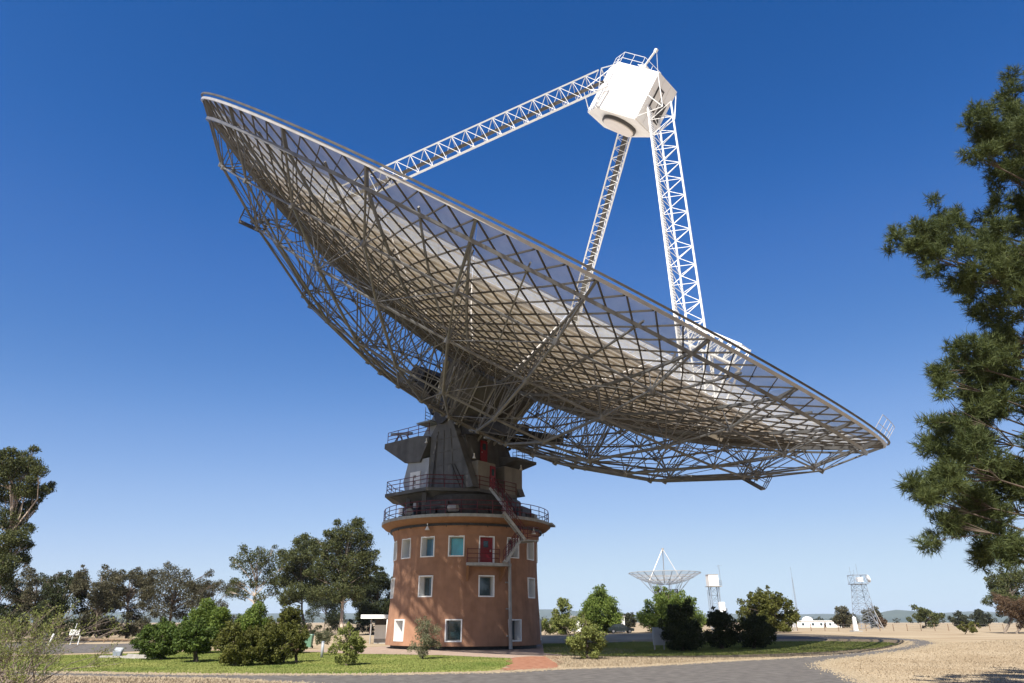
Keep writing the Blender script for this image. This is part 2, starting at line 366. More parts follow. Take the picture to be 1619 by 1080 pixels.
# ================================================================== THE BIG DISH: frames
NV = Vector((.45249413, -.38912123, .8023925)).normalized(); VX = Vector((-1.6514, 62.0712, 24.5503))
EV = Vector((0, 0, 1)).cross(NV).normalized(); UV = NV.cross(EV)
NH = Vector((NV.x, NV.y, 0)).normalized()
AX = Vector((-4.15, 64.2, 0))                     # tower axis
FOC = 26.2
def surf(r): return r*r/(4*FOC)
def DL(r, phi, z): return Vector((r*math.cos(phi), r*math.sin(phi), z))     # dish local
DM = Matrix(((EV.x, UV.x, NV.x), (EV.y, UV.y, NV.y), (EV.z, UV.z, NV.z)))
def DW(v): return VX+DM @ Vector(v)
tele = thing('radio_telescope', 'giant tilted radio telescope dish with white tripod on the ochre tower', 'telescope', (AX.x, AX.y, 10.2))
TL = worldloc(tele)
def dpart(mb, name, m, phi=0.0, parent=None, data=None, smooth=False):
    """a part given in dish coordinates, turned phi round the dish axis"""
    if data is None:
        o = mb.build(name, m, None, smooth=smooth)
    else:
        o = bpy.data.objects.new(name, data); COL.objects.link(o)
    o.parent = parent or tele
    rot = (DM @ Matrix.Rotation(phi, 3, 'Z')).to_4x4()
    o.matrix_local = Matrix.Translation(VX-TL) @ rot if parent is None else Matrix.Identity(4)
    return o
# ---- surface panels
def panel_mesh(r0, r1, dphi, m, nr, na, ridge):
    mb = MB(); gap = .022
    for i in range(nr+1):
        r = r0+gap+(r1-r0-2*gap)*i/nr
        for j in range(na+1):
            p = (-.5+j/na)*(dphi-2*gap/max(r, 1)); mb.v.append(tuple(DL(r, p, surf(r))))
    w = na+1; mb.f = [(i*w+j, (i+1)*w+j, (i+1)*w+j+1, i*w+j+1) for i in range(nr) for j in range(na)]
    if ridge:
        n = int((r1-r0)/ridge)
        for k in range(n):
            r = r0+(k+.5)*(r1-r0)/n; z = surf(r)-.012
            for j in range(na):
                p0 = (-.5+j/na)*dphi*.97; p1 = (-.5+(j+1)/na)*dphi*.97
                A = [DL(r-.03, p0, z-.13), DL(r+.03, p0, z-.13), DL(r+.03, p0, z), DL(r-.03, p0, z)]
                B = [DL(r-.03, p1, z-.13), DL(r+.03, p1, z-.13), DL(r+.03, p1, z), DL(r-.03, p1, z)]
                mb.add(A+B, [(0, 1, 5, 4), (1, 2, 6, 5), (3, 0, 4, 7)])
    return mb
RINGS = [(.6, 4.2, 'solidpanel'), (4.2, 9, 'solidpanel'), (9, 13.7, 'panel'), (13.7, 18.3, 'panel'), (18.3, 22.9, 'panel'), (22.9, 27.3, 'panel'), (27.3, 32, 'mesh')]
NS = 30
for k, (r0, r1, m) in enumerate(RINGS):
    ns = 15 if k < 2 else NS
    name = 'mesh_panel' if m == 'mesh' else 'surface_panel'
    first = dpart(panel_mesh(r0, r1, 2*PI/ns, m, 6, 4, .46 if k in (2, 3, 4, 5) else 0), name, m, R(206+6))
    for i in range(1, ns): dpart(None, name, m, R(212)+2*PI*i/ns, data=first.data)
# ---- hoop purlins, spiral purlins
for r in (6.5, 9, 11.3, 13.7, 16, 18.3, 20.6, 22.9, 25.1, 27.3, 28.9, 30.4):
    mb = MB(); n = 90
    for i in range(n):
        a, b = 2*PI*i/n, 2*PI*(i+1)/n; z = surf(r)-.24
        mb.bar(DL(r, a, z), DL(r, b, z), .1, .1)
    dpart(mb, 'hoop_purlin', 'rim' if r > 23 else 'galv')
for sgn in (1, -1):
    for r0, ph0 in ((7.5, 0), (13.0, 3)):
        mb = MB(); pts = []
        for i in range(13):
            r = r0+(31.95-r0)*i/12; pts.append(DL(r, sgn*.95*math.log(r/32), surf(r)-.32+.12*(i == 12)))
        for a, b in zip(pts[:-1], pts[1:]): mb.bar(a, b, .048, .1)
        first = dpart(mb, 'spiral_purlin', 'galvdark', R(206+ph0))
        for i in range(1, 60): dpart(None, 'spiral_purlin', 'galvdark', R(206+ph0)+2*PI*i/60, data=first.data)
# ---- rim beams
for nm, r, z, wd, ht, mt in (('rim_beam', 32.05, surf(32)-.14, .16, .18, 'rim'), ('ring_beam', 31.2, 8.55, .24, .2, 'galv'), ('rim_lip', 32.2, surf(32)+.14, .12, .12, 'galvdark')):
    mb = MB(); n = 120
    for i in range(n):
        a, b = 2*PI*i/n, 2*PI*(i+1)/n
        mb.bar(DL(r, a, z), DL(r, b, z), wd, ht)
    dpart(mb, nm, mt)
# ---- radial ribs
LN = [(3.3, -5.4), (7.0, -4.85), (12.3, -3.65), (19.0, -1.05), (25.2, 2.9), (29.1, 5.85)]
def top(r): return surf(r)-.62
mb = MB()
pts = [DL(r, 0, z) for r, z in LN]+[DL(31.2, 0, 8.55)]
for i, (a, b) in enumerate(zip(pts[:-1], pts[1:])): mb.tube(a, b, .105 if i < 4 else .075, n=6)
tr = [4.6, 5.6, 7, 9.2, 11, 12.6, 14.5, 16.5, 18.6, 20.4, 22.2, 24, 26, 28, 29.6, 31.2]
tp_ = [DL(r, 0, top(r)) for r in tr]
for a, b in zip(tp_[:-1], tp_[1:]): mb.bar(a, b, .12, .17)
mb.bar(tp_[-1], DL(32, 0, surf(32)-.2), .14, .2)
mb.bar(DL(31.2, 0, 8.55), DL(32, 0, surf(32)-.25), .12, .12)
for a in tp_[::2]: mb.bar(a, a+Vector((0, 0, .5)), .09, .09)
for (r, z), dr in zip(LN, (0, 2.0, 2.6, 3.2, 2.4, 1.3)):
    c = DL(r, 0, z)
    if dr == 0: continue
    for q in ((-dr, 0, dr) if r > 10 else (0,)):
        rr = max(3, r+q); mb.tube(c, DL(rr, 0, top(rr)), .04, n=5)
    mb.tube(c+Vector((0, 0, .18)), c-Vector((0, 0, .18)), .2, n=8)
dpart_rib = dpart(mb, 'rib', 'galv', R(206))
for i in range(1, NS): dpart(None, 'rib', 'galv', R(206)+2*PI*i/NS, data=dpart_rib.data)
# fans of struts between a lower node and the surface of the neighbouring bays
mb = MB()
for k, (r, z) in enumerate(LN):
    if k < 2: continue
    c = DL(r, 0, z)
    for s in (-1, 1):
        if k in (1, 2, 3, 4): mb.tube(c, DL(r+(.8 if k > 2 else 0), s*R(6), surf(r+(.8 if k > 2 else 0))-.4), .038, n=4)
    if k < 5: r2, z2 = LN[k+1]; mb.tube(c, DL(r2, R(12), z2), .035, n=4)
first = dpart(mb, 'strut_fan', 'galv', R(206))
for i in range(1, NS): dpart(None, 'strut_fan', 'galv', R(206)+2*PI*i/NS, data=first.data)
# light radial members half way between ribs
mb = MB()
for a, b in zip(tr[5:-1], tr[6:]): mb.bar(DL(a, 0, surf(a)-.4), DL(b, 0, surf(b)-.4), .09, .13)
first = dpart(mb, 'radial_purlin', 'galv', R(212))
for i in range(1, NS): dpart(None, 'radial_purlin', 'galv', R(212)+2*PI*i/NS, data=first.data)
# lower hoops
for k, (r, z) in enumerate(LN):
    mb = MB()
    for i in range(NS):
        a, b = R(206)+2*PI*i/NS, R(206)+2*PI*(i+1)/NS
        mb.tube(DL(r, a, z), DL(r, b, z), .09 if k in (2, 3, 4) else .07, n=6)
        if k in (2, 3, 4):
            mb.tube(DL(r-.7, a, z+.55), DL(r-.7, b, z+.55), .05, n=4); mb.tube(DL(r, a, z), DL(r-.7, b, z+.55), .04, n=4)
    dpart(mb, 'lower_hoop', 'galvdark' if k < 3 else 'galv')
# inspection platforms under the back structure
for ph in (160, 287):
    mb = MB(); c = LN[4]
    for q in (-3, 3):
        pass
    a0, a1 = R(ph-3), R(ph+3)
    P4 = [DL(24.2, a0, c[1]-.35), DL(26.2, a0, c[1]-.35), DL(26.2, a1, c[1]-.35), DL(24.2, a1, c[1]-.35)]
    mb.prism(P4, [p+Vector((0, 0, -.12)) for p in P4])
    for a, b in zip(P4, P4[1:]+P4[:1]):
        for h in (.6, 1.15): mb.tube(a+Vector((0, 0, h)), b+Vector((0, 0, h)), .035, n=4)
        mb.tube(a, a+Vector((0, 0, 1.15)), .035, n=4)
        m_ = a.lerp(b, .5); mb.tube(m_, m_+Vector((0, 0, 1.15)), .035, n=4)
    dpart(mb, 'inspection_platform', 'galvdark')
# rim ladder rails at the right tip
mb = MB()
for ph in (272, 274.5, 277, 279.5, 282):
    a = DL(32.1, R(ph), surf(32)); mb.tube(a, a+Vector((0, 0, 1.2)), .02, n=4)
for h in (.6, 1.2): mb.path([DL(32.1, R(p), surf(32)+h) for p in (272, 274.5, 277, 279.5, 282)], .02, 4)
dpart(mb, 'rim_railing', 'rim')
# ---- hub
dpart(MB().lathe([(2.4, -7.2), (3.4, -6.5), (3.4, -4.4), (3.6, -4.4), (3.6, -4.0), (3.9, -4.0), (4.7, -1.0), (5.0, -.9), (5.0, -.5), (3.6, -.5)], 40, caps=True), 'hub', 'hubgrey')
mb = MB()
for i in range(20):
    a = 2*PI*i/20; mb.bar(DL(3.45, a, -6.3), DL(4.75, a, -1), .1, .25)
dpart(mb, 'hub_flange', 'greysteel')
mb = MB()
for sx in (-1, 1):     # counterweight and gear arms on the uphill side of the hub
    mb.bar((sx*2.5, 2.0, -6.2), (sx*2.3, 7.5, -4.4), .7, .9); mb.bar((sx*2.5, -2.2, -6.0), (sx*2.5, -9.2, -2.4), .5, .8)
    mb.bar((sx*2.4, -2.2, -4.8), (sx*2.4, -9.2, -2.3), .35, .5)
mb.box((-2.6, 6.2, -5.6), (2.6, 8.2, -3.6))
dpart(mb, 'drive_arm', 'dark')
# ---- tripod
def leg(phi, r0, foot_off, w0, w1, topr, topz, n, tray, wide):
    p = R(phi); rad = Vector((math.cos(p), math.sin(p), 0)); tan = Vector((-math.sin(p), math.cos(p), 0))
    A = rad*r0+Vector((0, 0, surf(r0)+foot_off)); B = rad*topr+Vector((0, 0, topz))
    ax = (B-A).normalized(); inn = tan.cross(ax).normalized()
    if inn.z < 0: inn = -inn
    def sec(t):
        c = A.lerp(B, t); w = w0+(w1-w0)*t
        return [c+inn*w*.55, c-inn*w*.4+tan*w*.5, c-inn*w*.4-tan*w*.5]
    root = MB()
    for k in range(3):
        root.bar(sec(0)[k], sec(1)[k], .13, .13)
    o = dpart(root, 'tripod_leg', 'white')
    b = MB()
    for i in range(n):
        s0, s1 = sec(i/n), sec((i+1)/n)
        for k in range(3):
            k2 = (k+1) % 3
            b.tube(s0[k], s0[k2], .03, n=4); b.tube(s0[k], s1[k2], .03, n=4)
    dpart(b, 'leg_bracing', 'white', parent=o)
    if tray:
        t = MB(); s0, s1 = sec(0), sec(1)
        t.bar((s0[0]+s0[1]+s0[2])/3, (s1[0]+s1[1]+s1[2])/3, .45, .3, up=inn); dpart(t, 'cable_tray', 'galvdark', parent=o)
    if wide:
        t = MB(); s0, s1 = sec(0), sec(1); k = 2
        t.bar(s0[k], s1[k], .62, .12, up=inn); dpart(t, 'lift_rail', 'cabinwhite', parent=o)
        lad = MB(); d = (s1[k]-s0[k])
        for i in range(110):
            q = s0[k]+d*(i/110)+inn*.12; lad.tube(q-tan*.22, q+tan*.22, .02, n=4)
        dpart(lad, 'ladder', 'galv', parent=o)['kind'] = 'stuff'
    ft = MB(); ft.box((-1.1, -1.1, 0), (1.1, 1.1, .5), fr=lambda v: A+rad*v.x+tan*v.y+Vector((0, 0, v.z-.45)))
    dpart(ft, 'leg_foot', 'white', parent=o)
    return o
leg(150, 22, .3, 1.8, 1.8, 3.4, FOC+2.6, 22, True, False)
leg(27.5, 22, .3, 1.35, 1.35, 2.9, FOC+.9, 26, True, False)
leg(271.5, 22, .3, 1.95, 1.85, 3.6, FOC+2.3, 18, False, True)
# access gantry by the lower leg's foot
mb = MB(); p270 = R(270); ta = Vector((math.cos(0), 0, 0))
def GP(r, t, z): return DL(r, p270, z)+ta*t
for t in (-.8, .8):
    for z in (9.9, 11.4): mb.bar(GP(17.4, t, z), GP(22.2, t, z), .12, .12)
    for i in range(7):
        r = 17.4+4.8*i/6; mb.tube(GP(r, t, 9.9), GP(r, t, 11.4), .045, n=4)
        if i < 6: mb.tube(GP(r, t, 9.9), GP(r+.8, t, 11.4), .04, n=4)
    mb.tube(GP(22.1, t, 9.9), GP(22.6, t, 4.9), .09, n=5); mb.tube(GP(19.6, t, 9.9), GP(22.5, t, 5.6), .07, n=5); mb.tube(GP(22.1, t, 9.9), GP(20.2, t, 4.0), .06, n=5)
for i in range(7):
    r = 17.4+4.8*i/6
    for z in (9.9, 11.4): mb.tube(GP(r, -.8, z), GP(r, .8, z), .045, n=4)
dpart(mb, 'access_gantry', 'white')
mb = MB(); mb.box((-.85, 0, 0), (.85, 2.0, .1), fr=lambda v: GP(20.2+v.y, v.x, 9.78+v.z)); dpart(mb, 'gantry_floor', 'rim')
# ---- focus cabin
HEX = [(-1.45, 3.3), (-2.8, 1.05), (-1.65, -3.15), (1.65, -3.15), (2.8, 1.05), (1.45, 3.3)]
cab = dpart(MB().prism([Vector((x, y, FOC+.12)) for x, y in HEX], [Vector((x, y, FOC+4.65)) for x, y in HEX]), 'focus_cabin', 'cabinwhite')
mb = MB(); mb.prism([Vector((x*.985, y*.985, FOC)) for x, y in HEX], [Vector((x*.985, y*.985, FOC+.117)) for x, y in HEX]); dpart(mb, 'cabin_floor', 'cabinbase', parent=cab)
mb = MB(); mb.lathe([(0.01, FOC-.42), (1.5, FOC-.42), (1.55, FOC-.38), (1.55, FOC-.003)], 40); dpart(mb, 'aperture_cover', 'aperture', parent=cab)
mb = MB(); mb.lathe([(1.56, FOC-.3), (1.72, FOC-.3), (1.72, FOC-.004)], 40); dpart(mb, 'aperture_ring', 'hubgrey', parent=cab)
mb = MB(); ring = [Vector((x, y, FOC+4.65)) for x, y in ((-1.4, 3.1), (-2.6, 1.05), (-1.95, -1.0), (.6, -1.2), (2.6, 1.05), (1.4, 3.1))]
for a, b in zip(ring, ring[1:]+ring[:1]):
    for h in (.55, 1.1): mb.tube(a+Vector((0, 0, h)), b+Vector((0, 0, h)), .025, n=5)
    for t in (0, .5): q = a.lerp(b, t); mb.tube(q, q+Vector((0, 0, 1.1)), .025, n=5)
dpart(mb, 'roof_railing', 'white', parent=cab)
mb = MB(); mb.bar((-1.8, -1.2, FOC+4.7), (-2.35, -2.25, FOC+6.35), .15, .15); mb.tube((-2.35, -2.25, FOC+6.35), (-1.75, -3.05, FOC+4.62), .022, n=5); mb.box((-2.0, -1.6, FOC+4.66), (-1.3, -.9, FOC+5.0)); mb.tube((-1.8, -1.2, FOC+4.9), (-1.2, .2, FOC+5.4), .05, n=5); mb.box((-2.45, -2.35, FOC+6.1), (-2.2, -2.1, FOC+6.4))
dpart(mb, 'hoist', 'white', parent=cab)
for k_ in range(6):
    (xa, ya), (xb, yb) = HEX[k_], HEX[(k_+1) % 6]; nn_ = Vector((yb-ya, xa-xb, 0)).normalized()
    if nn_.dot(Vector((xa+xb, ya+yb, 0))) < 0: nn_ = -nn_
    A_, B_ = Vector((xa, ya, 0))+nn_*.008, Vector((xb, yb, 0))+nn_*.008; mb = MB()
    for zz in (1.5, 3.1): mb.bar(A_.lerp(B_, .02)+Vector((0, 0, FOC+zz)), A_.lerp(B_, .98)+Vector((0, 0, FOC+zz)), .014, .03)
    for t_ in ((.33, .67) if (B_-A_).length > 3 else (.5,)): mb.bar(A_.lerp(B_, t_)+Vector((0, 0, FOC+.2)), A_.lerp(B_, t_)+Vector((0, 0, FOC+4.6)), .014, .03, up=nn_)
    dpart(mb, 'panel_seam', 'cabinbase', parent=cab)['kind'] = 'stuff'
mb = MB()
for (x0, x1, z0, z1) in ((-.9, .1, 1.6, 3.7), (.35, 1.2, 1.0, 2.9)):
    mb.box((x0, -3.2, FOC+z0), (x1, -3.155, FOC+z1))
dpart(mb, 'cabin_hatch', 'hubgrey', parent=cab)
for x, z in ((-.4, 2.65),):
    mb = MB(); mb.box((-.75, -3.24, FOC+1.75), (-.05, -3.203, FOC+3.5)); dpart(mb, 'hatch_panel', 'cabinbase', parent=cab)
for (x, y), (tx, ty, tz) in zip(((-1.45, 3.3), (-2.8, 1.05), (-1.65, -3.15), (1.65, -3.15), (2.8, 1.05), (1.45, 3.3)), ((-3.2, 3.2, -.9), (-4.0, 1.4, 1.0), (-1.1, -4.9, -.4), (1.1, -4.9, -.4), (3.6, 2.1, -.4), (2.2, 3.6, -.8))):
    for z in (.3, 2.4, 4.4):
        mb = MB(); mb.tube((x, y, FOC+z), (tx, ty, FOC+2.2+tz), .045, n=5); dpart(mb, 'cabin_stay', 'white', parent=cab)

# ================================================================== TURRET (turns with the dish)
def TP(e, h, z): return Vector((AX.x, AX.y, 0))+EV*e+NH*h+Vector((0, 0, z))
def tprism(name, poly, e0, e1, m, parent=tele):
    return MB().prism([TP(e0, h, z) for h, z in poly], [TP(e1, h, z) for h, z in poly]).build(name, m, parent)
def tbox(name, e0, e1, h0, h1, z0, z1, m, parent=tele):
    mb = MB(); mb.box((e0, h0, z0), (e1, h1, z1), fr=lambda v: TP(v.x, v.y, v.z)); return mb.build(name, m, parent)
WALL = [(-1.5, 12.8), (4.1, 12.8), (1.2, 19.3), (.7, 19.9), (-.3, 19.75), (-1.5, 18.2)]
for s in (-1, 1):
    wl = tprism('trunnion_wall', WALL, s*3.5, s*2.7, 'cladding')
    mb = MB(); mb.tube(TP(s*3.75, 0, 20.0), TP(s*2.2, 0, 20.0), .95, n=20); mb.build('bearing', 'dark', tele)
    mb = MB()
    for zz in (14, 15.2, 16.4, 17.6): mb.bar(TP(s*3.53, -1.4, zz), TP(s*3.53, 4.1-(zz-12.8)*.44, zz), .04, .05)
    for hh in (-.9, .4, 1.8): mb.bar(TP(s*3.53, hh, 12.85), TP(s*3.53, hh*.6, 18.4), .05, .04, up=NH)
    mb.build('seam', 'cladding', wl)
tprism('rear_body', [(-1.45, 12.8), (-4.3, 12.8), (-5.1, 14.6), (-4.3, 16.8), (-3.7, 18.45), (-2.1, 20.6), (-.9, 20.2), (-.6, 17)], -2.68, 2.68, 'cladblue')
tprism('rear_room', [(-1.52, 12.8), (-4.5, 12.8), (-5.0, 14.2), (-4.4, 16.1), (-1.52, 16.1)], -3.6, 3.6, 'cladblue')
tprism('rear_platform', [(-7.9, 18.35), (-7.9, 17.85), (-4.7, 16.0), (-2.6, 15.8), (-1.54, 17.6), (-1.54, 18.1), (-3.0, 18.35)], -3.8, 3.8, 'cladding')
mb = MB(); mb.box((-3.66, -4.0, 12.85), (-3.602, -2.6, 15.0), fr=lambda v: TP(v.x, v.y, v.z)); dr = mb.build('service_door', 'white', tele)
mb = MB()
for i in range(3):
    for k in range(5): mb.box((-3.68, -3.5, 13.3+i*.55+k*.06), (-3.661, -3.15, 13.33+i*.55+k*.06), fr=lambda v: TP(v.x, v.y, v.z))
mb.build('louvre', 'dark', dr)
mb = MB(); railing(mb, [TP(-3.6, -7.7, 18.36), TP(-3.6, -3.2, 18.36), TP(-3.6, -1.7, 18.36)], 1.1, .035); mb.build('platform_railing', 'maroon', tele)
mb = MB(); railing(mb, [TP(3.6, -7.7, 18.36), TP(3.6, -3.2, 18.36)], 1.1, .035); mb.build('platform_railing', 'maroon', tele)
mb = MB(); mb.bar(TP(-3.2, -7.7, 19.4), TP(-3.2, -4.6, 19.0), .2, .25); mb.bar(TP(-3.2, -7.2, 18.4), TP(-3.2, -6.4, 19.2), .12, .12); mb.bar(TP(-3.2, -5.9, 18.4), TP(-3.2, -6.4, 19.2), .12, .12); mb.bar(TP(-3.2, -5.0, 18.4), TP(-3.2, -5.4, 19.1), .12, .12); mb.build('davit', 'bluegrey', tele)
# maintenance cage at the near bearing
mb = MB(); railing(mb, [TP(-4.0, -1.9, 19.6), TP(-3.0, -3.0, 19.6), TP(-2.2, -3.2, 19.6)], 1.3, .03, 3, .6); mb.box((-4, -3.1, 19.45), (-2.2, -1.2, 19.58), fr=lambda v: TP(v.x, v.y, v.z)); mb.build('bearing_cage', 'bluegrey', tele)
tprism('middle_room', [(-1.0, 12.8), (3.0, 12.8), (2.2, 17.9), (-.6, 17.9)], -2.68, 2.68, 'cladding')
def tdoor(name, e0, e1, h, z0, z1, parent=tele):
    d = tbox(name, e0, e1, h, h+.06, z0, z1, 'red', parent)
    tbox('door_window', e0+.25*(e1-e0), e1-.25*(e1-e0), h+.061, h+.075, z0+.6*(z1-z0), z1-.12*(z1-z0), 'glass', d)
    tbox('door_handle', e0+.1, e0+.18, h+.061, h+.12, z0+.95, z0+1.05, 'rim', d); return d
tdoor('door', -1.2, -.3, 2.68, 15.4, 17.5)
tbox('deck_cabin', -2.62, -.35, 2.35, 3.8, 12.82, 15.25, 'beigeclad'); tdoor('door', -1.1, -.42, 3.81, 12.85, 15.0)
tbox('deck_cabin', .9, 3.4, 1.6, 3.8, 12.82, 15.3, 'beigeclad')
tprism('deck_canopy', [(1.4, 15.32), (4.6, 15.9), (4.6, 16.15), (1.4, 16.6)], 1.6, 4.6, 'cladding')
mb = MB(); railing(mb, [TP(2, 4.3, 16.1), TP(4.4, 4.3, 16.1), TP(4.4, 1.8, 16.4)], 1.1, .03); mb.build('canopy_railing', 'bluegrey', tele)
mb = MB()
for i in range(5): mb.tube(TP(2.9+.2*i, 2.0-.3*i, 16.8+.5*(i % 3)), TP(3.4, .6, 18.2), .16, n=8)
mb.lathe([(.9, -.3), (.9, .3), (.5, .3)], 16, fr=lambda v: TP(3.55+v.z, 1.6+v.x, 18.4+v.y)); mb.build('drive_motor', 'dark', tele)
DECK = [(-6, -4.6), (-6, .85), (-2.5, 3.95), (2.5, 3.95), (6, .85), (6, -4.6), (3, -7), (-3, -7)]
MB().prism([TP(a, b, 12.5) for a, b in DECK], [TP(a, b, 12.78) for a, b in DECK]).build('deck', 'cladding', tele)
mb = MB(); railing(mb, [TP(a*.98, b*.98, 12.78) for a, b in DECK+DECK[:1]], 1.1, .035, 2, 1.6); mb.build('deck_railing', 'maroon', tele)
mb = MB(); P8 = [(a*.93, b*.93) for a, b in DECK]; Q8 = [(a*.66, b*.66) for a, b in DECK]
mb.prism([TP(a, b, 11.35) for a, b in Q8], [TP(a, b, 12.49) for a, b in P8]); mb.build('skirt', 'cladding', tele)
mb = MB(); mb.lathe([(6.3, 10.206), (5.0, 10.21), (5.0, 12.2)], 32, fr=lambda v: Vector((AX.x+v.x, AX.y+v.y, v.z))); mb.build('drum_and_void_shade', 'dark', tele)  # drum plus floor ring, coloured near black to paint the void's shade
for i in range(8):
    a = 2*PI*(i+.5)/8; c = Vector((AX.x+5.7*math.cos(a), AX.y+5.7*math.sin(a), 10.85)); t = Vector((-math.sin(a), math.cos(a), 0)); o_ = Vector((math.cos(a), math.sin(a), 0))
    mb = MB()
    for s in (-.55, .55): mb.tube(c+t*s-o_*.15-Vector((0, 0, .1)), c+t*s+o_*.15-Vector((0, 0, .1)), .45, n=16)
    mb.bar(c-t*1.1+Vector((0, 0, .35)), c+t*1.1+Vector((0, 0, .35)), .5, .5); bg_ = mb.build('bogie', 'dark', tele)
    mb = MB(); mb.tube(c+t*1.2+o_*.2, c+t*2.0+o_*.2, .3, n=12); mb.build('motor', 'greysteel', bg_)
for a_ in (-66, -38):
    a = R(a_-90); c = Vector((AX.x+5.6*math.cos(a), AX.y+5.6*math.sin(a), 0)); mb = MB()
    mb.box((c.x-.18, c.y-.18, 10.25), (c.x+.18, c.y+.18, 12.4)); mb.build('support_leg', 'cladding', tele)

for i, (e_, h_, z_, w_, m_) in enumerate([(-5.0, -3.2, 11.2, .5, 'white'), (-5.2, -1.2, 11.5, .35, 'greysteel'), (-4.9, .2, 11.1, .45, 'rim'), (-3.4, 2.2, 11.3, .4, 'white'), (-1.6, 3.2, 11.1, .45, 'greysteel'), (.6, 3.6, 11.2, .4, 'rim')]):
    tbox('junction_box', e_-w_/2, e_+w_/2, h_-w_/2, h_+w_/2, z_-w_*.6, z_+w_*.6, m_)
for h_ in (-1.1, 2.6, 3.2):
    mb = MB(); mb.tube(TP(-3.56, h_, 12.85), TP(-3.56, h_*.55, 12.85+(5.2 if h_ < 2 else 2.2)), .045, n=6); mb.build('conduit', 'dark', tele)
for e_, h_, z_ in ((-3.9, -1.7, 17.6), (-2.75, 3.4, 15.6), (3.0, 4.0, 15.4)):
    mb = MB(); c = TP(e_, h_, z_); mb.tube(c, c+Vector((0, 0, .3)), .05, n=6); mb.lathe([(.05, .05), (.16, -.15), (.13, -.15)], 12, fr=lambda v: c+v); mb.build('deck_lamp', 'white', tele)
mb = MB()
for i in range(9): mb.tube(TP(-3.45, .3+.2*i, 19.2-.2*i), TP(-2.2, .5+.22*i, 20.4-.35*i), .05, n=5)
mb.build('cable_bundle', 'dark', tele)['kind'] = 'stuff'
# ================================================================== THE TOWER
tow = thing('telescope_tower', 'round three storey ochre tower with white framed windows', 'tower', (AX.x, AX.y, 0))
PROF = [(.27, 6.68), (1.5, 6.62), (3, 6.52), (4.7, 6.43), (6.2, 6.38), (7.8, 6.37), (8.7, 6.45), (9.25, 6.62), (9.55, 6.8)]
def trad(z): return float(np.interp(z, [p[0] for p in PROF], [p[1] for p in PROF]))
def cy(th, r, z): t = R(th); return Vector((AX.x+r*math.sin(t), AX.y-r*math.cos(t), z))
WIN = []
for k in range(16):
    th = -3.5+22.5*k
    isdoor = (k == 1)
    WIN.append((th, 6.45 if isdoor else 6.97, 8.55, 'door' if isdoor else 'w3'))
    if k % 2 == 0: WIN.append((th, .62, 2.2, 'w1'))
    else: WIN.append((th, 3.9, 5.48, 'w2'))
HALF = 5.6
ths = sorted(set([round(i*3.75, 3) for i in range(96)]+[round((w_[0]+s*HALF) % 360, 3) for w_ in WIN for s in (-1, 1)]))
zs = sorted(set([p[0] for p in PROF]+[w_[1] for w_ in WIN]+[w_[2] for w_ in WIN]+[.62, 2.2, 3.0, 3.9, 5.48]))
mb = MB(); nT = len(ths)
for z in zs:
    for t in ths: mb.v.append(tuple(cy(t, trad(z), z)))
for i in range(len(zs)-1):
    zc = (zs[i]+zs[i+1])/2
    for j in range(nT):
        t0 = ths[j]; t1 = ths[(j+1) % nT]+(360 if j == nT-1 else 0); tcn = (t0+t1)/2
        hole = any(w_[1] < zc < w_[2] and abs((tcn-w_[0]+180) % 360-180) < HALF for w_ in WIN)
        if not hole: mb.f.append((i*nT+j, i*nT+(j+1) % nT, (i+1)*nT+(j+1) % nT, (i+1)*nT+j))
mb.build('wall', 'render', tow)
mb = MB(); mb.lathe([(6.25, 0), (6.25, .35)], 64, fr=lambda v: Vector((AX.x+v.x, AX.y+v.y, v.z))); mb.build('plinth', 'dark', tow)  # recessed base ring, dark colour stands in for shade in the gap
mb = MB(); mb.lathe([(5.5, .1), (5.5, 9.9)], 64, fr=lambda v: Vector((AX.x+v.x, AX.y+v.y, v.z))); mb.build('inner_wall', 'concrete', tow)
def frame_at(th, z):
    t = R(th); n_ = Vector((math.sin(t), -math.cos(t), 0)); x_ = Vector((math.cos(t), math.sin(t), 0))
    c = cy(th, trad(z), z)
    return lambda v: c+x_*v.x+n_*v.y+Vector((0, 0, v.z))     # x along the wall, y outwards
for th, z0, z1, kind in WIN:
    td = (th+180) % 360-180
    if abs(td) > 112: seen = False
    else: seen = True
    fr = frame_at(th, (z0+z1)/2); hw = math.sin(R(HALF))*6.5; h = (z1-z0)/2; D = .76
    mb = MB()
    o_ = .03; f_ = .055; pr = .06
    for s in (-1, 1): mb.box((s*(hw+o_) if s < 0 else hw-f_, -D, -h-o_), (s*(hw+o_) if s > 0 else -hw+f_, pr, h+o_), fr=fr)
    mb.box((-hw+f_, -D, h-f_), (hw-f_, pr, h+o_), fr=fr); mb.box((-hw+f_, -D, -h-o_), (hw-f_, pr, -h+f_), fr=fr)
    wn = mb.build('door_frame' if kind == 'door' else 'window', 'white', tow)
    mb = MB()
    if kind == 'door':
        mb.box((-hw+f_, -.3, -h+f_), (hw-f_, -.24, h-f_), fr=fr); d = mb.build('door', 'red', wn)
        continue
    m = 'glassblue' if (kind == 'w3' and -40 < td < -20) else 'teal' if (kind == 'w3' and -10 < td < 3) else 'glass'
    mb.box((-hw+f_, -D+.02, -h+f_), (hw-f_, -D+.05, h-f_), fr=fr); g = mb.build('pane', m, wn)
    if seen:
        mb = MB()
        for s in (-1, 1): mb.box((min(s*(hw-f_), s*(hw-f_-.06)), -D+.051, -h+f_), (max(s*(hw-f_), s*(hw-f_-.06)), -D+.1, h-f_), fr=fr)
        for s in (-1, 1): mb.box((-hw+f_+.06, -D+.051, min(s*(h-f_), s*(h-f_-.06))), (hw-f_-.06, -D+.1, max(s*(h-f_), s*(h-f_-.06))), fr=fr)
        mb.build('sash', 'greysteel', wn)
frd = frame_at(19, 7.5)
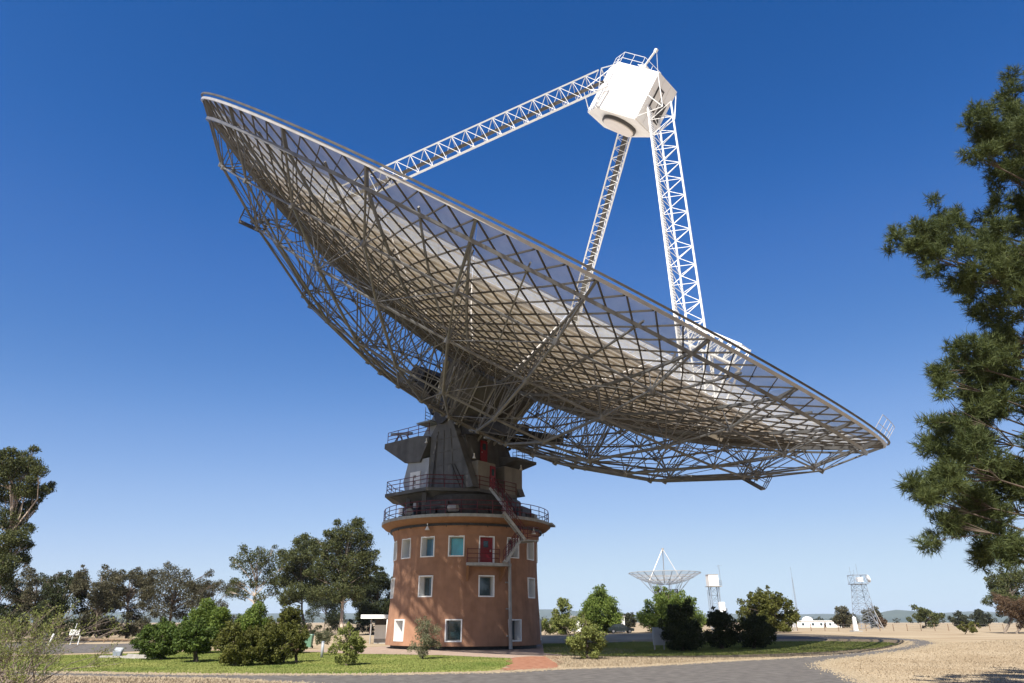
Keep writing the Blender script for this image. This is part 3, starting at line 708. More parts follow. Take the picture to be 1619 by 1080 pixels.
mb = MB(); mb.box((-.22, -.235, .2), (.2, -.21, .72), fr=frd); mb.build('door_window', 'glass', tow)
mb = MB(); mb.box((.34, -.235, -.15), (.42, -.15, .02), fr=frd); mb.build('door_handle', 'rim', tow)
# gallery
TW = lambda v: Vector((AX.x+v.x, AX.y+v.y, v.z))
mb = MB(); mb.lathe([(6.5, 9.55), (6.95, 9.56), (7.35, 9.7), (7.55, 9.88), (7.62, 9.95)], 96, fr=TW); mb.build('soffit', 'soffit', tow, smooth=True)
mb = MB(); mb.lathe([(7.62, 9.951), (7.66, 9.951), (7.66, 10.2), (3.0, 10.2)], 96, fr=TW); mb.build('gallery_floor', 'concrete', tow)
mb = MB(); mb.lathe([(6.55, 9.36), (6.86, 9.36), (6.86, 9.54), (6.55, 9.54)], 96, fr=TW); mb.build('shadow_gap_band', 'dark', tow)  # solid dark strip, the gap's shade is put into its colour
mb = MB(); railing(mb, [cy(a, 7.5, 10.2) for a in range(0, 361, 10)], 1.1, .032, 2, 1.4); mb.build('gallery_railing', 'maroon', tow)
mb = MB(); mb.box((-1.0, -.3, 0), (1.0, .55, .16), fr=(lambda f: (lambda v: f(v)))(lambda v: cy(78, 7.5, 9.95)+Vector((math.sin(R(78)), -math.cos(R(78)), 0))*v.y+Vector((math.cos(R(78)), math.sin(R(78)), 0))*v.x+Vector((0, 0, v.z)))); mb.build('gallery_ledge', 'concrete', tow)
for th in (-24, 60):
    c = cy(th, 6.95, 9.25); mb = MB(); mb.tube(c+Vector((0, 0, .32)), c+Vector((0, 0, .1)), .05, n=6); mb.lathe([(.05, .1), (.1, 0), (.2, -.22), (.17, -.22)], 14, fr=lambda v: c+v); mb.build('flood_lamp', 'white', tow)
for th in range(-80, 90, 14):
    mb = MB(); c = cy(th, 6.98, 9.2); mb.box((c.x-.03, c.y-.03, 9.22), (c.x+.03, c.y+.03, 9.42)); mb.build('soffit_bracket', 'dark', tow)
# balcony
bal = MB(); A_ = [cy(a, 6.3, 6.18) for a in (4, 12, 20, 28, 33)]; B_ = [cy(a, 7.55, 6.18) for a in (33, 28, 20, 12, 4)]
poly = A_+B_; bal.prism(poly, [p+Vector((0, 0, .22)) for p in poly]); bo = bal.build('balcony', 'concrete', tow)
mb = MB(); railing(mb, [cy(4.5, 6.45, 6.4), cy(4.5, 7.48, 6.4), cy(12, 7.48, 6.4), cy(20, 7.48, 6.4), cy(25, 7.48, 6.4)], 1.05, .028, 2, .9); mb.build('railing', 'maroon', bo)
for a in (5, 30):
    mb = MB(); mb.prism([cy(a-.8, 6.36, 6.17), cy(a-.8, 7.4, 6.17), cy(a-.8, 6.36, 5.0)], [cy(a+.8, 6.36, 6.17), cy(a+.8, 7.4, 6.17), cy(a+.8, 6.36, 5.0)]); mb.build('bracket', 'soffit', bo)
# stairs
def flight(nm, a, b, width, side, n):
    a = Vector(a); b = Vector(b); d = b-a; hd = Vector((d.x, d.y, 0)).normalized(); sd_ = Vector((-hd.y, hd.x, 0))*side
    mb = MB()
    for s in (0, 1): mb.bar(a+sd_*width*s, b+sd_*width*s, .05, .22)
    st = mb.build(nm, 'concrete', tow)
    for i in range(n):
        q = a+d*((i+.5)/n); mb = MB(); mb.bar(q+sd_*.03, q+sd_*(width-.03), .24, .04); mb.build('step', 'greysteel', st)
    mb = MB()
    for s in (0, 1):
        o0 = sd_*width*s
        for h in (.5, 1.0): mb.tube(a+o0+Vector((0, 0, h)), b+o0+Vector((0, 0, h)), .026, n=5)
        for i in range(6): q = a+d*(i/5)+o0; mb.tube(q, q+Vector((0, 0, 1)), .024, n=5)
    mb.build('handrail', 'maroon', st); return st
flight('staircase', cy(27.5, 7.5, 6.4), cy(36, 7.9, 8.1), .85, -1, 9)
lm = MB(); L4 = [cy(34.5, 7.7, 8.02), cy(34.5, 9.5, 8.02), cy(41.5, 9.5, 8.02), cy(41.5, 7.7, 8.02)]; lm.prism(L4, [p+Vector((0, 0, .1)) for p in L4]); lo = lm.build('landing', 'concrete', tow)
mb = MB(); railing(mb, [L4[3]+Vector((0, 0, .1)), L4[2]+Vector((0, 0, .1)), L4[1]+Vector((0, 0, .1))], 1.0, .026); mb.build('railing', 'maroon', lo)
flight('staircase', cy(35.5, 8.7, 8.1), cy(24.5, 8.1, 10.2), .85, 1, 11)
flight('staircase', cy(38, 7.2, 10.25), cy(30, 5.2, 12.7), .7, 1, 12)
mb = MB(); mb.tube(cy(35.3, 6.95, .05), cy(35.3, 6.75, 8.0), .11, n=10)
mb.tube(cy(36.6, 6.95, .05), cy(36.6, 6.75, 6.4), .05, n=8)
for z in (1, 3, 5, 7): mb.box((-.16, -.2, -.05), (.16, .16, .05), fr=frame_at(35.3, z))
mb.build('drainpipe', 'greysteel', tow)

# ================================================================== VEGETATION
def zc_of(p): return p[1]*CP+(p[2]-HC)*SP
def leaves(C, Rr, N, l, aspect, droop, flat, rng, shell=.4):
    k = np.repeat(np.arange(len(C)), N); n = len(k)
    d = rng.normal(size=(n, 3)); d /= np.linalg.norm(d, axis=1)[:, None]
    rad = Rr[k]*(shell+(1-shell)*rng.random(n)**.5)*(1+.18*rng.normal(size=n))
    P = C[k]+d*rad[:, None]*np.array([1, 1, flat])
    a = rng.normal(size=(n, 3)); a /= np.linalg.norm(a, axis=1)[:, None]; a[:, 2] -= droop; a /= np.linalg.norm(a, axis=1)[:, None]
    b = np.cross(a, rng.normal(size=(n, 3))); b /= np.linalg.norm(b, axis=1)[:, None]+1e-9
    L = l*rng.uniform(.6, 1.3, n)
    V = np.stack([P-a*L[:, None]/2, P+b*(L*aspect)[:, None]/2, P+a*L[:, None]/2, P-b*(L*aspect)[:, None]/2], 1).reshape(-1, 3)
    return V
def plant(name, label, cat, base, clumps, m, leaf=.16, dens=1.0, aspect=.5, droop=.3, flat=.85, trunk=.1, bark='bark', seed=1, group=None, split=.35, limbs=True, shell=.4, stems=1, zmin=.05):
    """clumps: list of (Vector centre, radius). trunk + limbs as real tubes, crown of leaf faces"""
    rng = np.random.default_rng(seed); rd = random.Random(seed)
    t = thing(name, label, cat, base, group); C = np.array([tuple(c[0]) for c in clumps]); Rr = np.array([c[1] for c in clumps])
    N = np.maximum(40, (dens*40*(Rr/leaf)**2)).astype(int)
    V = leaves(C, Rr, N, leaf, aspect, droop, flat, rng, shell); q = V.reshape(-1, 4, 3); q = q[q[:, :, 2].min(1) > base[2]+zmin]
    V = q.reshape(-1, 3)
    np_mesh('crown', V, np.arange(len(V)).reshape(-1, 4), m, t)
    top_ = C.mean(0); hi = C[:, 2].max(); lo = C[:, 2].min(); b0 = Vector(base)
    mb = MB(); fork = []
    for s_ in range(stems):
        j = Vector((rd.uniform(-1, 1), rd.uniform(-1, 1), 0))*(.12*trunk*10 if stems > 1 else 0)
        f = Vector((b0.x+(top_[0]-b0.x)*.5, b0.y+(top_[1]-b0.y)*.5, b0.z+max(.3, (lo-b0.z)*.75 if lo-b0.z > .6 else (hi-b0.z)*split)))+j*2
        m1 = b0.lerp(f, .5)+Vector((rd.uniform(-1, 1), rd.uniform(-1, 1), 0))*trunk*.8
        mb.limb([b0+j-Vector((0, 0, .1)), b0+j+Vector((0, 0, trunk*1.5)), m1, f], [trunk*1.35, trunk, trunk*.85, trunk*.7], 8); fork.append(f)
        e_ = Vector((top_[0], top_[1], b0.z+(hi-b0.z)*.86)); mb.limb([f, f.lerp(e_, .5)+Vector((rd.uniform(-1, 1), rd.uniform(-1, 1), 0))*trunk, e_], [trunk*.7, trunk*.42, trunk*.12], 6)
    mb.build('trunk', bark, t, smooth=True)
    if limbs:
        mb = MB()
        for c, r in zip(C, Rr):
            f = rd.choice(fork); c = Vector(c); st = f.lerp(Vector((top_[0], top_[1], b0.z+(hi-b0.z)*.86)), max(0, min(.8, (c.z-f.z)/(max(.5, hi-f.z))*.6)))
            md = st.lerp(c, .5)+Vector((rd.uniform(-1, 1), rd.uniform(-1, 1), rd.uniform(-.3, .8)))*(c-st).length*.12
            mb.limb([st, md, c], [trunk*.28, trunk*.16, trunk*.05], 5)
            for q in range(3):
                e_ = c+Vector((rd.gauss(0, 1), rd.gauss(0, 1), rd.gauss(.2, .8))).normalized()*r*.8; mb.limb([md.lerp(c, .5), e_], [trunk*.1, trunk*.03], 4)
        o = mb.build('limb', bark, t); o['kind'] = 'stuff'
    return t
def pxc(lst, Y, spread, seed):
    """clumps from photo positions at depth Y, thickness spread (metres)"""
    rd = random.Random(seed); out = []
    for x, y, r in lst:
        p = atY(x, y, Y+rd.uniform(-1, 1)*spread); out.append((p, 1.18*r*zc_of(p)/F))
    return out
def sprig(cl, seed, k=.35):
    """small ragged clumps pushed out of the crown"""
    rd = random.Random(seed); out = list(cl); m = sum((c for c, r in cl), Vector())/len(cl)
    for c, r in cl:
        if rd.random() < k: d = (c-m); out.append((c+d.normalized()*r*rd.uniform(.6, 1.1)+Vector((0, 0, r*rd.uniform(0, .5))), r*rd.uniform(.35, .55)))
    return out
def ell(x0, x1, y0, y1, Y, n, seed, rr=.3, deep=1.0, top=0.0):
    """n clumps filling an ellipsoid seen as the given photo box at depth Y"""
    rd = random.Random(seed); c = atY((x0+x1)/2, (y0+y1)/2, Y); k = zc_of(c)/F; rx, rz = (x1-x0)/2*k*1.1, (y1-y0)/2*k*1.05; out = []
    while len(out) < n:
        v = Vector((rd.uniform(-1, 1), rd.uniform(-1, 1), rd.uniform(-1, 1)))
        if not .25 < v.length < 1: continue
        wx = 1-top*max(0, v.z)
        r = rr*min(rx, rz)*rd.uniform(.7, 1.25)
        out.append((c+Vector((v.x*(rx-r)*wx, v.y*(rx*deep-r), v.z*(rz-r*.8))), r))
    return out
G_L = 'garden shrubs and small trees left of the tower'; G_R = 'garden shrubs right of the tower'; G_F = 'gum trees standing behind the garden'; G_P = 'paddock trees near the horizon'
def shrub(name, label, px, base_px, m, n, seed, leaf=.15, group=G_L, rr=.32, top=.2, Y=None, **kw):
    x0, x1, y0, y1 = px; b = ground(*base_px) if Y is None else onground(base_px[0], Y)
    return plant(name, label, 'shrub' if 'tree' not in name else 'tree', b, sprig(ell(x0, x1, y0, y1, b.y, int(n*1.5), seed, rr*.8, 1.0, top), seed, .5), m, leaf=leaf, seed=seed, group=group, **kw)
# ---- garden on the left
shrub('shrub', 'rounded light topped green shrub at the left end of the garden row', (215, 294, 983, 1048), (255, 1043), 'leaf_mid', 34, 11, .15, trunk=.09)
shrub('small_tree', 'dense green garden tree on a short bare trunk over the lawn', (266, 348, 980, 1036), (309, 1047), 'leaf_mid', 40, 12, .15, trunk=.12)
shrub('small_tree', 'bright green bushy tree rising behind the dense garden tree', (292, 366, 948, 1026), (330, 1033), 'leaf_bright', 40, 13, .16, trunk=.11)
shrub('shrub', 'broad olive green shrub in the middle of the lawn', (336, 408, 988, 1058), (372, 1053), 'leaf_olive', 36, 14, .13, trunk=.09)
shrub('shrub', 'olive shrub with purple brown twigs beside the broad lawn shrub', (388, 466, 986, 1056), (430, 1051), 'leaf_olive', 34, 15, .13, trunk=.09)
shrub('shrub', 'round ball shaped olive shrub at the right of the lawn cluster', (450, 490, 988, 1034), (468, 1047), 'leaf_olive', 18, 16, .13, rr=.4, trunk=.08)
shrub('shrub', 'bare grey twiggy shrub between the olive lawn shrubs', (425, 470, 1004, 1046), (448, 1048), 'leaf_brown', 14, 17, .09, trunk=.05, dens=.35, stems=3)
shrub('small_tree', 'round headed olive tree behind the lawn cluster', (436, 482, 956, 1004), (460, 1034), 'leaf_olive', 24, 18, .15, trunk=.1)
shrub('small_tree', 'bright green spreading tree behind the broad lawn shrub', (372, 440, 956, 1022), (405, 1031), 'leaf_bright', 34, 19, .16, trunk=.1)
shrub('small_tree', 'small silvery sapling beside the grey post', (495, 526, 990, 1024), (510, 1036), 'leaf_silver', 14, 20, .11, trunk=.035, dens=.6)
shrub('shrub', 'loose bright leafed shrub on the lawn left of the tower', (519, 577, 988, 1052), (548, 1052), 'leaf_yellow', 26, 21, .13, trunk=.05, dens=.62, stems=3, rr=.28)
shrub('small_tree', 'thin willowy sapling standing in front of the tower wall', (641, 699, 975, 1040), (668, 1042), 'leaf_silver', 24, 22, .1, trunk=.05, dens=.5, rr=.27, droop=.8, aspect=.35)
# ---- garden on the right
shrub('small_tree', 'bright green sapling on the dry verge right of the tower', (893, 963, 976, 1040), (928, 1043), 'leaf_yellow', 30, 23, .13, G_R, .27, trunk=.06, dens=.7)
shrub('small_tree', 'tall oval green tree behind the verge sapling', (914, 982, 928, 1020), (948, 1019), 'leaf_bright', 40, 24, .34, G_R, trunk=.14, Y=130)
shrub('small_tree', 'pale green pointed tree beside the tower edge', (869, 913, 946, 1012), (890, 1014), 'leaf_yellow', 26, 25, .34, G_R, top=.5, trunk=.12, Y=128)
shrub('shrub', 'small yellow green shrub against the right edge of the tower', (846, 878, 972, 1018), (862, 1019), 'leaf_yellow', 14, 26, .3, G_R, trunk=.06, Y=126)
shrub('small_tree', 'large bright feathery tree below the small dish', (1004, 1116, 934, 1030), (1060, 1029), 'leaf_bright', 60, 27, .34, G_R, .26, top=.35, trunk=.16, stems=3, Y=122)
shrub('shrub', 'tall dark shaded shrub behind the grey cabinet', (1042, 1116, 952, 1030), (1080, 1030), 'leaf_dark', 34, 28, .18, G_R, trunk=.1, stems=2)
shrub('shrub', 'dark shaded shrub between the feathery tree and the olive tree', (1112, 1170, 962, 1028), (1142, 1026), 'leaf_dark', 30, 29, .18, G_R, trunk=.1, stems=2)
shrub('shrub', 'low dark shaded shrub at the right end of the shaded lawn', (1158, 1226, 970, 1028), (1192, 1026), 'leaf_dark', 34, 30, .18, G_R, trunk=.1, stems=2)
shrub('small_tree', 'broad olive brown tree behind the dark shaded shrubs', (1168, 1260, 934, 1006), (1215, 1003), 'leaf_olive', 50, 31, .35, G_R, .27, Y=110, trunk=.3)
# ---- big gums behind the garden
def gum(label, trunk_px, Y, lst, m, seed, leaf=.36, trunk=.32, dens=1.8, bark='barkpale', spread=2.4, group=G_F, **kw):
    return plant('gum_tree', label, 'tree', onground(trunk_px, Y), sprig(pxc(lst, Y, spread, seed), seed, .8), m, leaf=leaf, seed=seed, trunk=trunk, bark=bark, group=group, flat=.75, droop=.6, aspect=.4, dens=dens, **kw)
def scat(boxes, n, r0, r1, seed):
    rd = random.Random(seed); out = []
    for (x0, x1, y0, y1), k in zip(boxes, n):
        for _ in range(k): out.append((rd.uniform(x0, x1), rd.uniform(y0, y1), rd.uniform(r0, r1)))
    return out
gum('tallest gum with pale forked trunk left of the tower', 541, 120, [(560, 842, 17), (535, 845, 13), (525, 862, 14), (545, 865, 17), (575, 858, 13), (580, 882, 14), (560, 888, 18), (530, 888, 16), (505, 868, 13), (512, 890, 14), (585, 900, 10), (545, 912, 18), (570, 912, 14), (520, 912, 14), (500, 905, 12), (535, 935, 16), (560, 935, 14), (515, 935, 12)], 'leaf_gum', 41, trunk=.34)
gum('gum with round crown clumps between the tallest gum and its left neighbour', 486, 128, [(480, 860, 14), (470, 878, 14), (492, 878, 12), (455, 890, 16), (480, 900, 17), (460, 912, 16), (490, 920, 15), (470, 935, 15), (445, 920, 12), (495, 940, 12), (455, 945, 13)], 'leaf_gum', 42, trunk=.26, bark='bark')
gum('lopsided gum with open branches over the bright garden trees', 398, 118, [(390, 880, 14), (375, 892, 10), (408, 884, 13), (425, 880, 12), (420, 898, 13), (395, 902, 12), (400, 922, 9), (420, 918, 10), (372, 918, 7), (385, 940, 9), (410, 945, 9), (365, 935, 7), (432, 905, 11), (430, 935, 10)], 'leaf_gum', 43, trunk=.26, dens=.8)
gum('dark gum half hidden behind the left edge of the tower', 596, 135, scat([(570, 625, 912, 975)], [20], 9, 15, 5), 'leaf_dark', 44, trunk=.25, bark='bark')
gum('rusty grey spreading gum behind the round garden shrubs', 262, 105, [(270, 905, 13), (250, 912, 13), (290, 915, 12), (235, 925, 13), (265, 925, 17), (295, 930, 14), (320, 922, 9), (330, 908, 6), (240, 945, 15), (275, 948, 17), (305, 950, 14), (325, 942, 8), (255, 965, 14), (285, 968, 14), (232, 960, 10), (340, 925, 5)], 'leaf_gumgrey', 45, leaf=.28, trunk=.26, bark='bark', dens=.85)
for i, (lab, tx, Y, box, mm, sd_) in enumerate([('slender grey gum right of the information board', 200, 94, (168, 240, 905, 1000), 'leaf_gumgrey', 46), ('leaning grey gum directly behind the information board', 158, 90, (124, 194, 898, 1000), 'leaf_gumgrey', 47), ('dark bushy gum left of the information board', 100, 92, (66, 138, 905, 1005), 'leaf_dark', 48), ('grey gum beside the left edge under the tall tree', 55, 95, (14, 92, 905, 1005), 'leaf_gumgrey', 49), ('far left dark gum behind the twiggy shrub', 5, 94, (-48, 34, 915, 1005), 'leaf_dark', 50)]):
    gum(lab, tx, Y, scat([box], [34], 6, 12, sd_), mm, sd_, leaf=.26, trunk=.2, bark='twig', dens=1.0)
gum('tall flat topped gum cut by the left edge of the picture', -12, 72, [(15, 735, 18), (45, 735, 16), (62, 745, 10), (30, 745, 20), (0, 750, 20), (58, 778, 14), (75, 772, 9), (40, 775, 16), (10, 780, 20), (35, 805, 14), (15, 820, 20), (50, 800, 8), (45, 835, 9), (25, 850, 16), (42, 862, 9), (5, 860, 20), (30, 880, 12), (40, 885, 7), (10, 890, 16), (5, 910, 14), (-40, 750, 26), (-40, 800, 26), (-45, 850, 26), (-70, 780, 24), (-80, 840, 24), (-30, 900, 20)], 'leaf_gum', 51, leaf=.26, trunk=.35, spread=3.2)
for i, (lab, tx, Y, box, mm, sd_) in enumerate([('scrubby grey gum behind the rusty spreading gum', 340, 160, (300, 372, 925, 985), 'leaf_gumgrey', 52), ('dark scrubby gum behind the silvery sapling', 512, 165, (490, 545, 935, 985), 'leaf_dark', 53)]):
    gum(lab, tx, Y, scat([box], [16], 8, 13, sd_), mm, sd_, leaf=.35, trunk=.18, bark='twig', dens=.8)
for i, (x0, x1, y0, mm) in enumerate([(-30, 60, 975, 'leaf_dark'), (30, 108, 985, 'leaf_mid'), (100, 150, 990, 'leaf_dark'), (118, 200, 978, 'leaf_dark'), (185, 250, 986, 'leaf_gumgrey'), (235, 330, 975, 'leaf_dark'), (310, 400, 978, 'leaf_gumgrey'), (390, 470, 980, 'leaf_dark'), (455, 530, 982, 'leaf_dark'), (520, 600, 980, 'leaf_dark')]):
    Y = 96+i*3.5; b = onground((x0+x1)/2, Y); plant('undergrowth_bush', ('leftmost', 'second', 'third', 'fourth', 'fifth', 'sixth', 'seventh', 'eighth', 'ninth', 'rightmost')[i]+' dark bush of the undergrowth below the gums, counted from the left', 'shrub', b, sprig(ell(x0, x1, y0, 1014, Y, 30, 80+i, .25), i), mm, leaf=.26, seed=80+i, trunk=.08, group='undergrowth below the gums', dens=.8, stems=2)
# ---- paddock trees
for lab, px, Y, mm, sd_ in [('round brown green paddock tree left of the lattice tower', (1313, 1357, 957, 994), 190, 'leaf_gumgrey', 60), ('brown green paddock tree behind the lattice tower', (1362, 1398, 959, 994), 205, 'leaf_gumgrey', 61), ('wide dark green paddock tree alone on the skyline', (1433, 1489, 955, 993), 185, 'leaf_gum', 62), ('small dark paddock tree right of the wide skyline tree', (1501, 1532, 965, 992), 240, 'leaf_far', 63), ('small dark paddock tree near the right edge trees', (1533, 1566, 962, 992), 240, 'leaf_far', 64), ('dark tree behind the white portable building', (978, 1008, 968, 996), 200, 'leaf_far', 66), ('reddish low paddock bush at the lattice tower foot', (1384, 1402, 974, 994), 200, 'leaf_brown', 67)]:
    b = onground((px[0]+px[1])/2, Y); plant('paddock_tree', lab, 'tree', b, ell(*px, Y, 26, sd_, .3), mm, leaf=.5, seed=sd_, trunk=.3, group=G_P, dens=1.1)
gum('loose green gum under the pine at the right edge', 1592, 105, scat([(1560, 1640, 908, 965)], [26], 8, 13, 68), 'leaf_gum', 68, leaf=.3, trunk=.2, bark='twig', dens=.9, group=G_P)
gum('rusty brown small tree at the right edge below the loose gum', 1610, 98, scat([(1580, 1650, 945, 985)], [20], 8, 12, 69), 'leaf_brown', 69, leaf=.24, trunk=.14, bark='twig', dens=.8, group=G_P)
shrub('shrub', 'low rounded bush alone in the dry paddock', (1512, 1548, 981, 1000), (1528, 1001), 'leaf_olive', 14, 70, .2, G_P, .4, trunk=.05, Y=92)
# far woods that read as one band
rng = np.random.default_rng(5); Cw = []; Rw = []
for X in np.arange(-1500, 1900, 7):
    if rng.random() < .72: Y = rng.uniform(820, 1150); r = rng.uniform(3, 6); Cw.append((X, Y, .6+r*rng.uniform(.5, .95))); Rw.append(r)
Cw = np.array(Cw); Rw = np.array(Rw); Vw = leaves(Cw, Rw, np.full(len(Cw), 60), 2.2, .7, .2, .8, rng)
tag(np_mesh('distant_wood', Vw, np.arange(len(Vw)).reshape(-1, 4), 'leaf_far'), 'dark distant line of trees along the horizon', 'wood', kind='stuff')
# ---- pine on the right
PINE = [(1595, 165, 28), (1545, 215, 25), (1575, 205, 30), (1602, 235, 35), (1550, 250, 22), (1590, 280, 30), (1617, 190, 30), (1630, 150, 30), (1640, 230, 34), (1438, 375, 24), (1425, 392, 15), (1470, 360, 24), (1475, 408, 32), (1510, 352, 24), (1503, 400, 32), (1545, 348, 26), (1560, 390, 33), (1600, 340, 30), (1540, 430, 33), (1580, 430, 38), (1612, 400, 38), (1545, 478, 26), (1580, 490, 30), (1612, 470, 30), (1510, 570, 26), (1538, 552, 28), (1500, 600, 16), (1580, 550, 30), (1605, 530, 28), (1550, 592, 30), (1500, 652, 24), (1530, 640, 33), (1570, 620, 38), (1610, 610, 40), (1507, 690, 33), (1550, 690, 40), (1600, 680, 45), (1490, 730, 24), (1520, 740, 38), (1570, 740, 45), (1612, 740, 45), (1468, 790, 26), (1510, 790, 38), (1560, 800, 45), (1610, 800, 45), (1500, 830, 28), (1545, 850, 36), (1600, 860, 38), (1572, 880, 22)]
PB = Vector((19.8, 18.6, 0)); rd = random.Random(8)
PP0 = pxc(PINE, 17.6, 1.3, 77); pc = []; par = []
for c, r in PP0:
    for _ in range(5): pc.append((c+Vector((rd.gauss(0, 1), rd.gauss(0, 1), rd.gauss(0, .8)))*r*.6, r*rd.uniform(.36, .6)))
PIN = list(PP0)
full = list(pc)
for c, r in pc:                                       # the rest of the crown, outside the frame
    d = c-PB; 
    for ang in (90, 200):
        a = R(ang+rd.uniform(-25, 25)); full.append((PB+Vector((d.x*math.cos(a)-d.y*math.sin(a), d.x*math.sin(a)+d.y*math.cos(a), d.z+rd.uniform(-.4, .4))), r))
full = pc+[(c, r) for c, r in full[len(pc):] if not (zc_of(c) > 0 and PCX+F*c.x/zc_of(c) < 1660) and c.length > 9]
pine = thing('pine_tree', 'tall long needled pine cut by the right edge of the picture', 'tree', PB)
rng = np.random.default_rng(9); NV_ = []
C = np.array([tuple(c) for c, r in full]); Rr = np.array([r for c, r in full]); NT = np.maximum(16, 120*(Rr/.5)**2).astype(int); k = np.repeat(np.arange(len(C)), NT)
d = rng.normal(size=(len(k), 3)); d /= np.linalg.norm(d, axis=1)[:, None]
T0 = C[k]+d*(Rr[k]*(.15+.9*rng.random(len(k))**.6))[:, None]*np.array([1, 1, .8])
ax_ = d*.7+rng.normal(size=d.shape)*.35+np.array([0, 0, .35]); ax_ /= np.linalg.norm(ax_, axis=1)[:, None]
NN = 20; dirs = ax_[:, None, :]*.75+rng.normal(size=(len(k), NN, 3))*.55; dirs /= np.linalg.norm(dirs, axis=2)[:, :, None]
st = T0[:, None, :]+ax_[:, None, :]*rng.uniform(-.1, .1, (len(k), NN, 1)); Ln = rng.uniform(.12, .24, (len(k), NN, 1))
sd2 = np.cross(dirs, rng.normal(size=dirs.shape)); sd2 /= np.linalg.norm(sd2, axis=2)[:, :, None]
Vn = np.stack([st-sd2*.009, st+sd2*.009, st+dirs*Ln], 2).reshape(-1, 3)
np_mesh('needles', Vn, np.arange(len(Vn)).reshape(-1, 3), 'leaf_pine', pine)['kind'] = 'stuff'
mb = MB(); ptop = Vector((19.9, 18.7, 20)); mb.limb([PB-Vector((0, 0, .2)), PB+Vector((0, 0, .5)), PB+Vector((.15, 0, 6)), PB+Vector((-.1, .1, 13)), ptop], [.5, .38, .3, .2, .05], 10); mb.build('trunk', 'bark', pine, smooth=True)
mb = MB()
for c, r in PIN:
    zt = max(2.5, c.z-1.0-.1*(c-PB).xy.length); a = Vector((PB.x, PB.y, min(zt, 19))); m_ = a.lerp(c, .55)+Vector((rd.uniform(-.3, .3), rd.uniform(-.3, .3), rd.uniform(-.4, .1)))
    mb.limb([a, m_, c], [.08, .045, .012], 5)
    for c2, r2 in full:
        if (c2-c).length < r*1.5: mb.limb([m_.lerp(c, .75), m_.lerp(c, .9).lerp(c2, .5)+Vector((0, 0, -.05)), c2], [.014, .009, .004], 4)
mb.build('branch', 'bark', pine)['kind'] = 'stuff'
# ---- twiggy shrub in the near left corner
WB = Vector((-15.0, 22.5, 0)); rd = random.Random(4); tw = thing('twiggy_shrub', 'wispy twiggy shrub with yellow green tips in the near left corner', 'shrub', WB)
mb = MB(); tips = []
for i in range(85):
    a = rd.uniform(0, 2*PI); el_ = rd.uniform(.35, 1.3); L = rd.uniform(1.6, 3.1); dv = Vector((math.cos(a)*math.cos(el_), math.sin(a)*math.cos(el_), math.sin(el_)))
    p0 = WB+Vector((rd.uniform(-.7, .7), rd.uniform(-.7, .7), 0)); p1 = p0+dv*L*.55+Vector((0, 0, .05)); p2 = p0+dv*L+Vector((rd.uniform(-.3, .3), rd.uniform(-.3, .3), -.12*L))
    mb.limb([p0, p1, p2], [.018, .011, .004], 4)
    for q in range(7):
        t_ = rd.uniform(.35, 1); s0 = p1.lerp(p2, t_); e_ = s0+(dv+Vector((rd.gauss(0, .6), rd.gauss(0, .6), rd.gauss(0, .5))))*rd.uniform(.2, .5); mb.limb([s0, e_], [.006, .003], 3); tips.append(e_); tips.append(s0.lerp(e_, .6))
mb.build('stem', 'twig', tw)['kind'] = 'stuff'
tips = np.array([tuple(t_) for t_ in tips]); Vt = leaves(tips, np.full(len(tips), .11), np.full(len(tips), 9), .07, .35, 0, 1, np.random.default_rng(3), .1)
np_mesh('crown', Vt, np.arange(len(Vt)).reshape(-1, 4), 'leaf_yellow', tw)

# ================================================================== SMALLER STRUCTURES
def lattice(mb, A, B, n, r, rb):
    """four corner lists A (bottom) B (top)"""
    for k in range(4): mb.tube(A[k], B[k], r, n=5)
    for i in range(n):
        for k in range(4):
            k2 = (k+1) % 4; p = Vector(A[k]).lerp(B[k], i/n); q = Vector(A[k2]).lerp(B[k2], (i+1)/n); p2 = Vector(A[k]).lerp(B[k], (i+1)/n)
            mb.tube(p, q, rb, n=4); mb.tube(p2, q, rb, n=4)
            if n < 9: mb.tube(Vector(A[k2]).lerp(B[k2], i/n), p2, rb, n=4)
def sq(c, w, z): return [Vector((c.x+a*w, c.y+b*w, c.z+z)) for a, b in ((-1, -1), (1, -1), (1, 1), (-1, 1))]
# small dish antenna (18 m)
SB = onground(1058, 183); sda = thing('small_dish_antenna', 'smaller mesh dish antenna pointing straight up behind the garden trees', 'antenna', SB)
rimz = 13.0; Rs = 9.0; fs = 7.4
def ss(r): return rimz-(Rs*Rs-r*r)/(4*fs)
mb = MB(); n = 48; prof = [1, 3, 5, 7, 9]
mb.lathe([(r, ss(r)) for r in prof], n, fr=lambda v: SB+Vector((v.x, v.y, v.z))); mb.build('dish_mesh', 'meshfine', sda)
for i in range(24):
    a = 2*PI*i/24; mb = MB(); cdn = Vector((math.cos(a), math.sin(a), 0))
    for r0, r1 in zip(prof[:-1], prof[1:]): mb.tube(SB+cdn*r0+Vector((0, 0, ss(r0)-.1)), SB+cdn*r1+Vector((0, 0, ss(r1)-.1)), .075, n=4)
    if i % 2 == 0: mb.tube(SB+cdn*6.4+Vector((0, 0, ss(6.4)-.1)), SB+cdn*3.0+Vector((0, 0, 8.0)), .075, n=4); mb.tube(SB+cdn*4.4+Vector((0, 0, ss(4.4)-.1)), SB+cdn*3.0+Vector((0, 0, 8.0)), .06, n=4)
    mb.build('rib', 'bluegrey', sda)
for r, z in ((9, ss(9)), (7, ss(7)-.1), (5, ss(5)-.1), (3, 8.0)):
    mb = MB()
    for i in range(n): a, b = 2*PI*i/n, 2*PI*(i+1)/n; mb.tube(SB+Vector((r*math.cos(a), r*math.sin(a), z)), SB+Vector((r*math.cos(b), r*math.sin(b), z)), .08, n=4)
    mb.build('hoop', 'greysteel', sda)
